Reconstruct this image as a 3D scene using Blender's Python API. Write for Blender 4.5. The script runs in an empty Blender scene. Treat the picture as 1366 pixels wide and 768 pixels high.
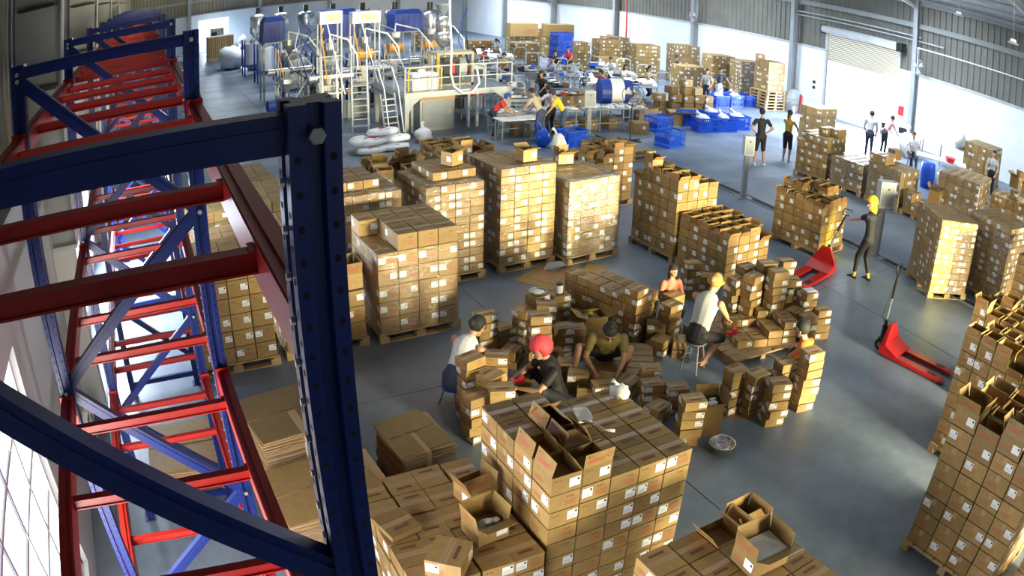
import bpy, math, random
import numpy as np
from mathutils import Matrix, Vector

# ------------------------------------------------------------------ camera, world, light, exposure
S = bpy.context.scene
COL = S.collection
rnd = random.Random(7)
PI = math.pi

def cam_axes(yaw, pit, roll):
    f = Vector((math.sin(yaw)*math.cos(pit), math.cos(yaw)*math.cos(pit), -math.sin(pit)))
    r = Vector((math.cos(yaw), -math.sin(yaw), 0)); u = r.cross(f)
    c, s = math.cos(roll), math.sin(roll)
    return c*r+s*u, -s*r+c*u, f

cd = bpy.data.cameras.new('camera'); cam = bpy.data.objects.new('camera', cd); COL.objects.link(cam)
R_, U_, F_ = cam_axes(0.49712253, 0.40881198, 0.02592671)
cam.matrix_world = Matrix(((R_.x, U_.x, -F_.x, 0), (R_.y, U_.y, -F_.y, 0), (R_.z, U_.z, -F_.z, 5.0), (0, 0, 0, 1)))
cd.type = 'PANO'; cd.sensor_width = 36; cd.sensor_fit = 'HORIZONTAL'
cd.panorama_type = 'FISHEYE_LENS_POLYNOMIAL'
cd.fisheye_fov = math.radians(170)
cd.fisheye_polynomial_k0 = 0
cd.fisheye_polynomial_k1 = -0.64830783/18
cd.fisheye_polynomial_k2 = 0
cd.fisheye_polynomial_k3 = -0.05726851/18**3
cd.fisheye_polynomial_k4 = 0
cd.clip_start = 0.02; cd.clip_end = 500
S.camera = cam

w = bpy.data.worlds.new('world'); S.world = w; w.use_nodes = True
w.node_tree.nodes['Background'].inputs[0].default_value = (0.80, 0.90, 1.0, 1)
w.node_tree.nodes['Background'].inputs[1].default_value = 2.2

S.view_settings.view_transform = 'Standard'; S.view_settings.look = 'None'
S.view_settings.gamma = 1; S.view_settings.exposure = 0.0
S.cycles.max_bounces = 6; S.cycles.transparent_max_bounces = 12
S.cycles.diffuse_bounces = 4; S.cycles.glossy_bounces = 3
S.cycles.sample_clamp_indirect = 6; S.cycles.caustics_reflective = False; S.cycles.caustics_refractive = False

def area(name, loc, target, sx, sy, power, col, spread=180):
    l = bpy.data.lights.new(name, 'AREA'); l.shape = 'RECTANGLE'; l.size = sx; l.size_y = sy
    l.energy = power; l.color = col; l.spread = math.radians(spread)
    o = bpy.data.objects.new(name, l); COL.objects.link(o); o.location = loc
    d = Vector(target)-Vector(loc); o.rotation_euler = d.to_track_quat('-Z', 'Y').to_euler(); return o
COOL = (0.80, 0.90, 1.0); WARM = (1.0, 0.87, 0.54)
# daylight through the two gates of the near end wall (behind the camera)
area('near_gate_daylight', (8.6, -7.6, 2.4), (7.9, 10, 1.0), 3.6, 3.6, 1300, WARM, 56)
area('near_gate_daylight', (15.5, -7.6, 2.2), (13.0, 8, 0.8), 4.2, 3.8, 1150, WARM, 84)
# daylight through the window beside the rack
area('left_window_and_added_light', (-1.30, 2.9, 1.55), (5, 4.2, 0.2), 4.9, 2.2, 540, (1.0, 0.95, 0.86))
area('left_window_and_added_light', (-1.30, 12.6, 1.3), (6, 12.0, -0.5), 4.6, 1.8, 1300, (0.72, 0.86, 1.0))  # lamp added at the made-up second window, for the bright rack floor
# spot lamps added near the gates, making the yellow and white pallet glare
for nm, loc, tgt, pw, an, cl in (('added_golden_spot', (13.8, -8.4, 3.0), (13.0, 6.0, 0.75), 60000, 6.2, (1.0, 0.95, 0.0)), ('added_golden_spot', (9.0, -8.4, 3.0), (7.0, 10.8, 0.9), 24000, 9.5, (1.0, 0.93, 0.42)), ('added_white_spot', (10.0, -8.4, 3.0), (7.55, 10.7, 0.85), 26000, 5.5, (1.0, 0.98, 0.95))):
    l = bpy.data.lights.new(nm, 'SPOT'); l.energy = pw; l.color = cl; l.spot_size = math.radians(an); l.spot_blend = 0.6; l.shadow_soft_size = 0.25
    o = bpy.data.objects.new(nm, l); COL.objects.link(o); o.location = loc; o.rotation_euler = (Vector(tgt)-Vector(loc)).to_track_quat('-Z', 'Y').to_euler()
# roller-shutter door in the right wall and the far doors
area('right_door_daylight', (26.6, 19.3, 1.5), (12, 14, 0.0), 3.9, 2.6, 2200, COOL)
area('far_door_daylight', (7.0, 61.3, 1.8), (7, 30, 0), 3.0, 3.2, 1500, COOL)
# lamps added under unseen translucent roof strips, brightest over the right-hand aisle
for k, (y, p) in enumerate(((6, 700), (16, 1500), (27, 1500), (38, 1600), (50, 1500))):
    area('roof_strip_fill', (22.3, y, 6.35), (24.3, y, 0), 1.2, 8, p, COOL, 150)
for k, (y, p) in enumerate(((3, 30), (12, 140), (22, 300), (33, 560), (46, 800))):
    area('roof_strip_fill', (9.5, y, 7.2), (10.5, y+0.01, 0), 1.2, 8, p, COOL, 150)

# ------------------------------------------------------------------ materials
def mat(name, col, rough=0.6, metal=0.0, noise=0.0, scale=8.0, col2=None, bump=0.0, spec=None, alpha=None, emit=None, stretch=None):
    m = bpy.data.materials.new(name); m.use_nodes = True
    nt = m.node_tree; b = nt.nodes['Principled BSDF']
    b.inputs['Base Color'].default_value = (*col, 1); b.inputs['Roughness'].default_value = rough; b.inputs['Metallic'].default_value = metal
    if spec is not None: b.inputs['Specular IOR Level'].default_value = spec
    if emit: b.inputs['Emission Color'].default_value = (*emit[0], 1); b.inputs['Emission Strength'].default_value = emit[1]
    if noise or bump:
        tc = nt.nodes.new('ShaderNodeTexCoord'); mp = nt.nodes.new('ShaderNodeMapping'); nz = nt.nodes.new('ShaderNodeTexNoise')
        nz.inputs['Scale'].default_value = scale; nz.inputs['Detail'].default_value = 5
        if stretch: mp.inputs['Scale'].default_value = stretch
        nt.links.new(tc.outputs['Object'], mp.inputs[0]); nt.links.new(mp.outputs[0], nz.inputs['Vector'])
        if noise:
            r = nt.nodes.new('ShaderNodeValToRGB'); c2 = col2 or tuple(max(0, c*(1-noise)) for c in col)
            r.color_ramp.elements[0].position = 0.35; r.color_ramp.elements[1].position = 0.68
            r.color_ramp.elements[0].color = (*c2, 1); r.color_ramp.elements[1].color = (*col, 1)
            nt.links.new(nz.outputs['Fac'], r.inputs[0]); nt.links.new(r.outputs[0], b.inputs['Base Color'])
        if bump:
            bp = nt.nodes.new('ShaderNodeBump'); bp.inputs['Strength'].default_value = bump; bp.inputs['Distance'].default_value = 0.01
            nt.links.new(nz.outputs['Fac'], bp.inputs['Height']); nt.links.new(bp.outputs[0], b.inputs['Normal'])
    return m

M = {}
def card_mat(name, c):
    """cardboard: per-object tone variation plus faint fibre grain"""
    m = mat(name, c, 0.62, noise=0.16, scale=14, bump=0.05)
    nt = m.node_tree; b = nt.nodes['Principled BSDF']; lk = b.inputs['Base Color'].links[0]; src = lk.from_socket
    oi = nt.nodes.new('ShaderNodeObjectInfo'); hs = nt.nodes.new('ShaderNodeHueSaturation'); mr = nt.nodes.new('ShaderNodeMapRange')
    mr.inputs[3].default_value = 0.74; mr.inputs[4].default_value = 1.18
    nt.links.new(oi.outputs['Random'], mr.inputs[0]); nt.links.new(mr.outputs[0], hs.inputs['Value']); nt.links.new(src, hs.inputs['Color'])
    nt.links.new(hs.outputs[0], b.inputs['Base Color']); return m
M['card'] = card_mat('cardboard', (0.325, 0.212, 0.074))
M['card_in'] = card_mat('cardboard_inside', (0.33, 0.20, 0.095))
M['card_edge'] = mat('cardboard_edge', (0.50, 0.34, 0.17), 0.8)
M['tape'] = mat('packing_tape', (0.42, 0.28, 0.15), 0.22)
M['label'] = mat('label_paper', (0.80, 0.84, 0.88), 0.5, noise=0.1, scale=60)
M['ink'] = mat('black_ink', (0.03, 0.03, 0.035), 0.6)
M['redink'] = mat('red_ink', (0.42, 0.06, 0.04), 0.6)
M['brownink'] = mat('brown_ink', (0.16, 0.06, 0.03), 0.6)
M['wood'] = mat('pallet_wood', (0.44, 0.30, 0.15), 0.75, noise=0.35, scale=5, stretch=(1, 9, 9), bump=0.2)
M['paper'] = mat('white_paper', (0.85, 0.87, 0.9), 0.5, noise=0.1, scale=20)
M['blue'] = mat('rack_blue_paint', (0.004, 0.019, 0.155), 0.34, noise=0.25, scale=3)
M['red'] = mat('rack_red_paint', (0.42, 0.018, 0.012), 0.36, noise=0.2, scale=3)
M['darkhole'] = mat('punched_hole', (0.004, 0.005, 0.012), 0.9)
M['zinc'] = mat('zinc_bolt_and_lit_hole', (0.62, 0.62, 0.60), 0.35, 0.8)
M['jackred'] = mat('jack_red_paint', (0.44, 0.012, 0.012), 0.32, noise=0.2, scale=5)
M['black'] = mat('black_plastic', (0.012, 0.012, 0.014), 0.45)
M['steel'] = mat('grey_steel', (0.30, 0.33, 0.36), 0.4, 0.3, noise=0.15, scale=3)
M['stainless'] = mat('stainless_steel', (0.62, 0.63, 0.63), 0.25, 0.9)
M['greypaint'] = mat('grey_paint', (0.33, 0.36, 0.38), 0.5, noise=0.15, scale=2)
M['palegrey'] = mat('pale_grey_paint', (0.50, 0.53, 0.54), 0.5, noise=0.12, scale=2)
M['clad'] = mat('grey_cladding', (0.185, 0.185, 0.165), 0.45, 0.1, noise=0.2, scale=1.2)
M['cladlight'] = mat('roof_sheet', (0.32, 0.34, 0.33), 0.45, noise=0.2, scale=1.0)
M['girt'] = mat('girt_paint', (0.26, 0.28, 0.27), 0.5)
M['plaster'] = mat('white_plaster', (0.82, 0.87, 0.93), 0.75, noise=0.08, scale=0.8, bump=0.05)
M['plasterL'] = mat('grey_white_plaster', (0.60, 0.62, 0.62), 0.75, noise=0.12, scale=0.9, bump=0.05)
M['cream'] = mat('shutter_cream', (0.42, 0.37, 0.25), 0.5)
M['bluecrate'] = mat('blue_plastic', (0.012, 0.09, 0.60), 0.35)
M['bluecover'] = mat('blue_cover', (0.015, 0.055, 0.36), 0.5, noise=0.3, scale=3)
M['orange'] = mat('orange_paint', (0.75, 0.33, 0.03), 0.4)
M['white'] = mat('white_plastic', (0.80, 0.80, 0.78), 0.4)
M['whitebag'] = mat('white_poly_bag', (0.78, 0.80, 0.83), 0.4, noise=0.2, scale=20, bump=0.5)
M['yellow'] = mat('yellow_paint', (0.75, 0.50, 0.02), 0.4)
M['redplastic'] = mat('red_plastic', (0.60, 0.02, 0.03), 0.4)
M['clear'] = mat('clear_plastic', (0.7, 0.75, 0.8), 0.15)
M['glow'] = mat('daylight_behind_glass', (0.8, 0.9, 1), 0.5, emit=((0.86, 0.94, 1.0), 2.2))
M['lampglass'] = mat('lamp_glass', (0.9, 0.92, 0.95), 0.3, emit=((0.9, 0.95, 1), 0.6))
M['skylight'] = mat('translucent_sheet', (0.7, 0.8, 0.9), 0.5, emit=((0.80, 0.90, 1.0), 0.35))

def film_mat():
    m = bpy.data.materials.new('stretch_film'); m.use_nodes = True; nt = m.node_tree
    for n in list(nt.nodes): nt.nodes.remove(n)
    out = nt.nodes.new('ShaderNodeOutputMaterial'); mx = nt.nodes.new('ShaderNodeMixShader')
    tr = nt.nodes.new('ShaderNodeBsdfTransparent'); gl = nt.nodes.new('ShaderNodeBsdfGlossy')
    tc = nt.nodes.new('ShaderNodeTexCoord'); mp = nt.nodes.new('ShaderNodeMapping'); nz = nt.nodes.new('ShaderNodeTexNoise'); bp = nt.nodes.new('ShaderNodeBump'); mr = nt.nodes.new('ShaderNodeMapRange')
    mp.inputs['Scale'].default_value = (1, 1, 5); nz.inputs['Scale'].default_value = 5; nz.inputs['Detail'].default_value = 6; nz.inputs['Distortion'].default_value = 1.5
    nt.links.new(tc.outputs['Object'], mp.inputs[0]); nt.links.new(mp.outputs[0], nz.inputs['Vector'])
    bp.inputs['Strength'].default_value = 0.9; bp.inputs['Distance'].default_value = 0.03
    nt.links.new(nz.outputs['Fac'], bp.inputs['Height']); nt.links.new(bp.outputs[0], gl.inputs['Normal'])
    gl.inputs['Roughness'].default_value = 0.20; gl.inputs['Color'].default_value = (1, 1, 1, 1)
    tr.inputs['Color'].default_value = (0.97, 0.97, 0.97, 1)
    mr.inputs[1].default_value = 0.45; mr.inputs[2].default_value = 0.68; mr.inputs[3].default_value = 0.04; mr.inputs[4].default_value = 0.30
    nt.links.new(nz.outputs['Fac'], mr.inputs[0]); nt.links.new(mr.outputs[0], mx.inputs[0])
    nt.links.new(tr.outputs[0], mx.inputs[1]); nt.links.new(gl.outputs[0], mx.inputs[2]); nt.links.new(mx.outputs[0], out.inputs[0])
    return m
M['film'] = film_mat()

def floor_mat():
    m = bpy.data.materials.new('concrete'); m.use_nodes = True; nt = m.node_tree; b = nt.nodes['Principled BSDF']
    geo = nt.nodes.new('ShaderNodeNewGeometry')
    n1 = nt.nodes.new('ShaderNodeTexNoise'); n1.inputs['Scale'].default_value = 0.55; n1.inputs['Detail'].default_value = 6
    n2 = nt.nodes.new('ShaderNodeTexNoise'); n2.inputs['Scale'].default_value = 6; n2.inputs['Detail'].default_value = 8
    r1 = nt.nodes.new('ShaderNodeValToRGB'); r1.color_ramp.elements[0].position = 0.36; r1.color_ramp.elements[1].position = 0.66
    r1.color_ramp.elements[0].color = (0.115, 0.15, 0.20, 1); r1.color_ramp.elements[1].color = (0.225, 0.28, 0.365, 1)
    mx = nt.nodes.new('ShaderNodeMixRGB'); mx.blend_type = 'MULTIPLY'; mx.inputs[0].default_value = 0.5
    r2 = nt.nodes.new('ShaderNodeValToRGB'); r2.color_ramp.elements[0].position = 0.25; r2.color_ramp.elements[1].position = 0.7
    r2.color_ramp.elements[0].color = (0.55, 0.55, 0.55, 1)
    for n in (n1, n2): nt.links.new(geo.outputs['Position'], n.inputs['Vector'])
    nt.links.new(n1.outputs['Fac'], r1.inputs[0]); nt.links.new(n2.outputs['Fac'], r2.inputs[0])
    nt.links.new(r1.outputs[0], mx.inputs[1]); nt.links.new(r2.outputs[0], mx.inputs[2]); nt.links.new(mx.outputs[0], b.inputs['Base Color'])
    mr = nt.nodes.new('ShaderNodeMapRange'); mr.inputs[3].default_value = 0.32; mr.inputs[4].default_value = 0.55
    nt.links.new(n2.outputs['Fac'], mr.inputs[0]); nt.links.new(mr.outputs[0], b.inputs['Roughness'])
    bp = nt.nodes.new('ShaderNodeBump'); bp.inputs['Strength'].default_value = 0.12; bp.inputs['Distance'].default_value = 0.01
    nt.links.new(n2.outputs['Fac'], bp.inputs['Height']); nt.links.new(bp.outputs[0], b.inputs['Normal'])
    return m
M['floor'] = floor_mat()
M['joint'] = mat('joint_filler', (0.03, 0.035, 0.04), 0.9)

# ------------------------------------------------------------------ mesh helpers
class MB:
    def __init__(s): s.v = []; s.f = []; s.m = []; s.mats = []
    def mi(s, k):
        if k not in s.mats: s.mats.append(k)
        return s.mats.index(k)
    def add(s, vs, fs, k, T=None):
        o = len(s.v)
        s.v += [tuple(T @ Vector(v)) if T else tuple(v) for v in vs]
        i = s.mi(k)
        for f in fs: s.f.append([o+j for j in f]); s.m.append(i)
    def box(s, x0, y0, z0, x1, y1, z1, k, T=None):
        vs = [(x0, y0, z0), (x1, y0, z0), (x1, y1, z0), (x0, y1, z0), (x0, y0, z1), (x1, y0, z1), (x1, y1, z1), (x0, y1, z1)]
        s.add(vs, [(0, 3, 2, 1), (4, 5, 6, 7), (0, 1, 5, 4), (1, 2, 6, 5), (2, 3, 7, 6), (3, 0, 4, 7)], k, T); return s
    def quad(s, a, b, c, d, k, T=None): s.add([a, b, c, d], [(0, 1, 2, 3)], k, T); return s
    def tube(s, pts, r, k, n=8, T=None, rs=None, caps=True):
        """tube through points; rs = radius per point"""
        pts = [Vector(p) for p in pts]; vs = []; fs = []
        up = None
        for i, p in enumerate(pts):
            d = (pts[min(i+1, len(pts)-1)]-pts[max(i-1, 0)]); d = d.normalized() if d.length > 1e-9 else Vector((0, 0, 1))
            if up is None: up = Vector((0, 0, 1)) if abs(d.z) < 0.9 else Vector((1, 0, 0))
            a = d.cross(up).normalized(); b = a.cross(d).normalized(); up = b
            rr = rs[i] if rs else r
            for j in range(n):
                t = 2*PI*j/n; vs.append(tuple(p+a*math.cos(t)*rr+b*math.sin(t)*rr))
        for i in range(len(pts)-1):
            for j in range(n):
                fs.append((i*n+j, i*n+(j+1) % n, (i+1)*n+(j+1) % n, (i+1)*n+j))
        if caps: fs.append(tuple(range(n))[::-1]); fs.append(tuple((len(pts)-1)*n+j for j in range(n)))
        s.add(vs, fs, k, T); return s
    def lathe(s, prof, k, n=16, T=None):
        """profile of (r, z) spun about z"""
        vs = []; fs = []
        for r, z in prof:
            for j in range(n): t = 2*PI*j/n; vs.append((r*math.cos(t), r*math.sin(t), z))
        for i in range(len(prof)-1):
            for j in range(n): fs.append((i*n+j, i*n+(j+1) % n, (i+1)*n+(j+1) % n, (i+1)*n+j))
        fs.append(tuple(range(n))[::-1]); fs.append(tuple((len(prof)-1)*n+j for j in range(n)))
        s.add(vs, fs, k, T); return s
    def ball(s, c, r, k, n=10, m=7, T=None, sc=(1, 1, 1), jit=0, rr=None):
        vs = [(c[0], c[1], c[2]-r*sc[2])]; fs = []
        for i in range(1, m):
            ph = PI*i/m-PI/2
            for j in range(n):
                t = 2*PI*j/n; q = r*(1+(rr.uniform(-jit, jit) if jit else 0))
                vs.append((c[0]+q*sc[0]*math.cos(ph)*math.cos(t), c[1]+q*sc[1]*math.cos(ph)*math.sin(t), c[2]+q*sc[2]*math.sin(ph)))
        vs.append((c[0], c[1], c[2]+r*sc[2])); L = len(vs)-1
        for j in range(n): fs.append((0, 1+(j+1) % n, 1+j))
        for i in range(m-2):
            for j in range(n): a = 1+i*n; fs.append((a+j, a+(j+1) % n, a+n+(j+1) % n, a+n+j))
        a = 1+(m-2)*n
        for j in range(n): fs.append((a+j, a+(j+1) % n, L))
        s.add(vs, fs, k, T); return s
    def bar(s, p, q, w, h, k, up=(0, 0, 1)):
        """rectangular bar from p to q, w across, h along up"""
        p = Vector(p); q = Vector(q); d = (q-p); L = d.length; d.normalize(); u = Vector(up)
        a = d.cross(u)
        if a.length < 1e-6: a = d.cross(Vector((1, 0, 0)))
        a.normalize(); b = a.cross(d).normalized()
        T = Matrix(((a.x, d.x, b.x, p.x), (a.y, d.y, b.y, p.y), (a.z, d.z, b.z, p.z), (0, 0, 0, 1)))
        return s.box(-w/2, 0, -h/2, w/2, L, h/2, k, T)
    def mesh(s, name, smooth=False):
        me = bpy.data.meshes.new(name); me.from_pydata(s.v, [], s.f)
        for k in s.mats: me.materials.append(M[k])
        me.polygons.foreach_set('material_index', s.m)
        if smooth: me.polygons.foreach_set('use_smooth', [True]*len(s.f))
        me.update(); return me

def link(name, data, parent=None, loc=None, rz=0, T=None, **props):
    o = bpy.data.objects.new(name, data); COL.objects.link(o)
    if T is not None: o.matrix_basis = T
    elif loc is not None: o.location = loc; o.rotation_euler = (0, 0, rz)
    if parent is not None: o.parent = parent
    for k, v in props.items():
        if v is not None: o[k] = v
    return o
def thing(name, label, cat, loc=(0, 0, 0), rz=0, group=None): return link(name, None, None, loc, rz, label=label, category=cat, group=group)
def one(name, mb, label, cat, loc=(0, 0, 0), rz=0, group=None, smooth=False):
    return link(name, mb.mesh(name, smooth) if isinstance(mb, MB) else mb, None, loc, rz, label=label, category=cat, group=group)
def part(name, mb, parent, loc=(0, 0, 0), rz=0, smooth=False, **p):
    return link(name, mb.mesh(name, smooth) if isinstance(mb, MB) else mb, parent, loc, rz, **p)
def struct(name, mb, parent=None, loc=(0, 0, 0), rz=0, smooth=False):
    o = link(name, mb.mesh(name, smooth) if isinstance(mb, MB) else mb, parent, loc, rz)
    if parent is None: o['kind'] = 'structure'
    return o
ORD = ['bottom', 'second', 'third', 'fourth', 'fifth', 'sixth', 'seventh', 'eighth', 'ninth', 'tenth', 'eleventh', 'twelfth', 'thirteenth', 'fourteenth']
ORF = ['first']+ORD[1:]

# ------------------------------------------------------------------ building shell
XR, XL, YN, YF = 27.0, -1.45, -9.0, 62.0
FR = [2.0, 9.1, 16.2, 23.3, 30.4, 37.5, 44.6, 51.7, 58.8]     # frame lines of the portal frames
fl = struct('floor', MB().box(-2.2, YN-0.5, -0.30, XR+0.4, YF+0.5, -0.012, 'joint'))
xs = [-2.0, -1.13, 4.77, 10.67, 16.57, 22.47, 27.3]; ys = [-9.3, -4.2, 1.8, 7.8, 13.8, 19.8, 25.8, 31.8, 37.8, 43.8, 49.8, 55.8, 62.3]
for i in range(len(xs)-1):
    for j in range(len(ys)-1):
        part('floor_slab', MB().box(xs[i]+.006, ys[j]+.006, -0.011, xs[i+1]-.006, ys[j+1]-.006, 0.0, 'floor'), fl)
struct('trim_1', MB().box(13.10, 4.2, 0.0, 13.32, 26, 0.012, 'joint').box(13.07, 4.2, 0, 13.10, 26, 0.03, 'steel').box(13.32, 4.2, 0, 13.35, 26, 0.03, 'steel'))
g = MB().box(XR+0.3, -20, -0.2, 60, 80, -0.02, 'plaster').box(-30, YF+.6, -0.2, 60, 90, -0.02, 'plaster').box(-30, -20, -0.2, -2.2, 80, -0.02, 'plaster'); struct('ground', g)

def ribs(a, b, z0, z1, axis, pos, out, k='clad', pitch=0.30, d=0.045):
    """ribbed sheet between a and b along an axis, standing at pos; out = +1/-1 direction of ribs"""
    m = MB(); n = max(1, int((b-a)/pitch)); st = (b-a)/n; pr = []
    for i in range(n):
        x = a+i*st; pr += [(x, 0), (x+st*.62, 0), (x+st*.70, d), (x+st*.92, d)]
    pr.append((b, 0)); vs = []
    for x, q in pr:
        for z in (z0, z1): vs.append((x, pos+out*q, z) if axis == 'x' else (pos+out*q, x, z))
    m.add(vs, [(2*i, 2*i+2, 2*i+3, 2*i+1) for i in range(len(pr)-1)], k); return m

D0, D1 = 17.25, 21.35
wr = struct('wall_right', MB().box(XR, YN, 0, XR+.2, D0, 3.0, 'plaster').box(XR, D1, 0, XR+.2, YF, 3.0, 'plaster'))
edges = [YN]+FR+[YF]
for a, b in zip(edges[:-1], edges[1:]):
    if a < 17 < b:
        part('cladding_panel', ribs(a, D0, 3.02, 6.3, 'y', XR+.10, -1), wr); part('cladding_panel', ribs(D0, D1, 4.0, 6.3, 'y', XR+.10, -1), wr); part('cladding_panel', ribs(D1, b, 3.02, 6.3, 'y', XR+.10, -1), wr)
    else: part('cladding_panel', ribs(a, b, 3.02, 6.3, 'y', XR+.10, -1), wr)
struct('trim_2', MB().box(XR-.06, YN, 3.0, XR+.05, D0, 3.08, 'palegrey').box(XR-.06, D1, 3.0, XR+.05, YF, 3.08, 'palegrey'))
struct('trim_3', MB().box(XR-.12, YN, 4.98, XR+.04, YF, 5.20, 'girt'))
struct('trim_4', MB().box(XR-.10, YN, 5.98, XR+.04, YF, 6.15, 'girt'))
pipe = MB().tube([(XR-.45, YN, 4.17), (XR-.45, 16.0, 4.17)], .028, 'white').tube([(XR-.45, 15.95, 4.17), (XR-.45, 15.95, 3.1)], .02, 'white')
one('conduit_pipe', pipe, 'long white conduit pipe running along the ribbed wall above right', 'pipe')
for y in FR:
    c = MB(); z1 = 6.2
    c.box(XR-.36, y-.012, 0, XR-.02, y+.012, z1, 'greypaint').box(XR-.37, y-.11, 0, XR-.345, y+.11, z1, 'greypaint').box(XR-.045, y-.11, 0, XR-.02, y+.11, z1, 'greypaint')
    c.box(XR-.42, y-.16, 0, XR, y+.16, .025, 'steel')
    for z in (3.05, 5.1): c.box(XR-.36, y-.10, z, XR-.03, y+.10, z+.015, 'greypaint')
    col_ = struct('column', c); col_['kind'] = 'structure'
# roller shutter door
dr = struct('door_1', MB().box(XR-.02, D0-.12, 0, XR+.06, D0, 4.1, 'palegrey').box(XR-.02, D1, 0, XR+.06, D1+.12, 4.1, 'palegrey'))
part('shutter_roller', MB().tube([(XR-.25, D0-.1, 4.02), (XR-.25, D1+.1, 4.02)], .17, 'palegrey', 14), dr)
part('motor', MB().box(XR-.45, D0-.42, 3.80, XR-.05, D0-.12, 4.18, 'black').tube([(XR-.25, D0-.1, 4.0), (XR-.25, D0-.5, 3.95)], .09, 'black', 10), dr)
part('bracket', MB().box(XR-.4, D1+.1, 3.8, XR, D1+.14, 4.2, 'black'), dr)
slat = None
for k in range(16):
    z = 2.60+k*.082
    if slat is None: slat = MB().box(0, D0+.02, 0, .018, D1-.02, .070, 'cream').box(-.008, D0+.02, .024, .012, D1-.02, .046, 'cream').mesh('shutter_slat')
    part('shutter_slat', slat, dr, (XR-.02, 0, z))
for i, z in enumerate((4.45, 4.62)):
    one('gas_pipe', MB().tube([(XR-.12, 14.8+i*1.2, z), (XR-.12, 23.4, z)], .03, 'palegrey'), ['lower pale pipe above the roller shutter', 'upper pale pipe above the roller shutter'][i], 'pipe')
# far wall with a bright doorway
wf = struct('wall_far', MB().box(-2, YF, 0, 4.8, YF+.2, 3.25, 'plaster').box(7.4, YF, 0, XR, YF+.2, 3.25, 'plaster').box(4.8, YF, 2.7, 7.4, YF+.2, 3.25, 'plaster'))
for a, b in zip([-2, 4, 10, 16, 22], [4, 10, 16, 22, 27]): part('cladding_panel', ribs(a, b, 3.25, 8.6, 'x', YF+.1, -1), wf)
struct('trim_5', MB().box(-2, YF-.1, 4.3, XR, YF, 4.5, 'girt').box(-2, YF-.12, 3.2, XR, YF, 3.3, 'girt'))
for x in (4.0, 10.0, 16.0, 22.0): struct('column', MB().box(x-.1, YF-.35, 0, x+.1, YF-.02, 8, 'greypaint').box(x-.16, YF-.37, 0, x+.16, YF-.35, 8, 'greypaint'))
struct('wall_near', MB().box(-2, YN-.2, 0, 6.4, YN, 8.3, 'plasterL').box(10.8, YN-.2, 0, 13.2, YN, 8.3, 'plasterL').box(17.8, YN-.2, 0, XR, YN, 8.3, 'plasterL').box(6.4, YN-.2, 4.3, 10.8, YN, 8.3, 'plasterL').box(13.2, YN-.2, 4.3, 17.8, YN, 8.3, 'plasterL'))
# left wall: plaster, plinths, deep columns, window beside the rack, ribbed cladding above
W0, W1, WZ0, WZ1 = 0.4, 5.52, 0.30, 2.60
wl = struct('wall_left', MB().box(XL-.2, YN, 0, XL, W0, 3.4, 'plasterL').box(XL-.2, W1, 0, XL, YF, 3.4, 'plasterL').box(XL-.2, W0, 0, XL, W1, WZ0, 'plasterL').box(XL-.2, W0, WZ1, XL, W1, 3.4, 'plasterL'))
for a, b in zip(edges[:-1], edges[1:]): part('cladding_panel', ribs(a, b, 3.4, 8, 'y', XL-.45, 1), wl)
struct('trim_6', MB().box(XL-.45, YN, 3.38, XL+.02, YF, 3.44, 'palegrey'))
for y in FR:
    if y < 5: continue
    struct('column', MB().box(XL-.3, y-.012, 2.25, XL+.36, y+.012, 8, 'greypaint').box(XL+.35, y-.10, 2.25, XL+.375, y+.10, 8, 'palegrey').box(XL, y-.14, 0, XL+.30, y+.14, 2.2, 'plasterL').box(XL, y-.17, 2.2, XL+.36, y+.17, 2.25, 'palegrey')
           .box(XL-.2, y-.35, 4.2, XL+.3, y-.02, 4.24, 'black').box(XL-.2, y-.35, 5.2, XL+.3, y-.02, 5.24, 'black'))
wn = struct('window_1', MB().box(XL-.14, W0, WZ0, XL-.06, W0+.06, WZ1, 'white').box(XL-.14, W1-.06, WZ0, XL-.06, W1, WZ1, 'white').box(XL-.14, W0, WZ0, XL-.06, W1, WZ0+.06, 'white').box(XL-.14, W0, WZ1-.06, XL-.06, W1, WZ1, 'white'))
ny, nz = 8, 5
pane = MB().box(0, 0, 0, .008, (W1-W0)/ny-.035, (WZ1-WZ0)/nz-.035, 'glow').mesh('pane')
for i in range(ny):
    for j in range(nz): part('pane', pane, wn, (XL-.11, W0+.017+(W1-W0)/ny*i, WZ0+.017+(WZ1-WZ0)/nz*j))
for i in range(1, ny): part('mullion', MB().box(XL-.135, W0+(W1-W0)/ny*i-.017, WZ0+.06, XL-.08, W0+(W1-W0)/ny*i+.017, WZ1-.06, 'palegrey'), wn)
for j in range(1, nz): part('transom', MB().box(XL-.130, W0+.06, WZ0+(WZ1-WZ0)/nz*j-.017, XL-.085, W1-.06, WZ0+(WZ1-WZ0)/nz*j+.017, 'palegrey'), wn)
wn2 = struct('added_window', MB().box(XL+.002, 10.3, .35, XL+.05, 10.36, 2.2, 'white').box(XL+.002, 14.9, .35, XL+.05, 14.96, 2.2, 'white').box(XL+.002, 10.3, .35, XL+.05, 14.96, .41, 'white').box(XL+.002, 10.3, 2.14, XL+.05, 14.96, 2.2, 'white'))  # made-up window, glowing panes added to brighten the floor under the rack
for i in range(6):
    for j in range(2): part('pane', MB().box(0, 0, 0, .008, .74, .84, 'glow'), wn2, (XL+.01, 10.38+.76*i, .43+.87*j))
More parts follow.
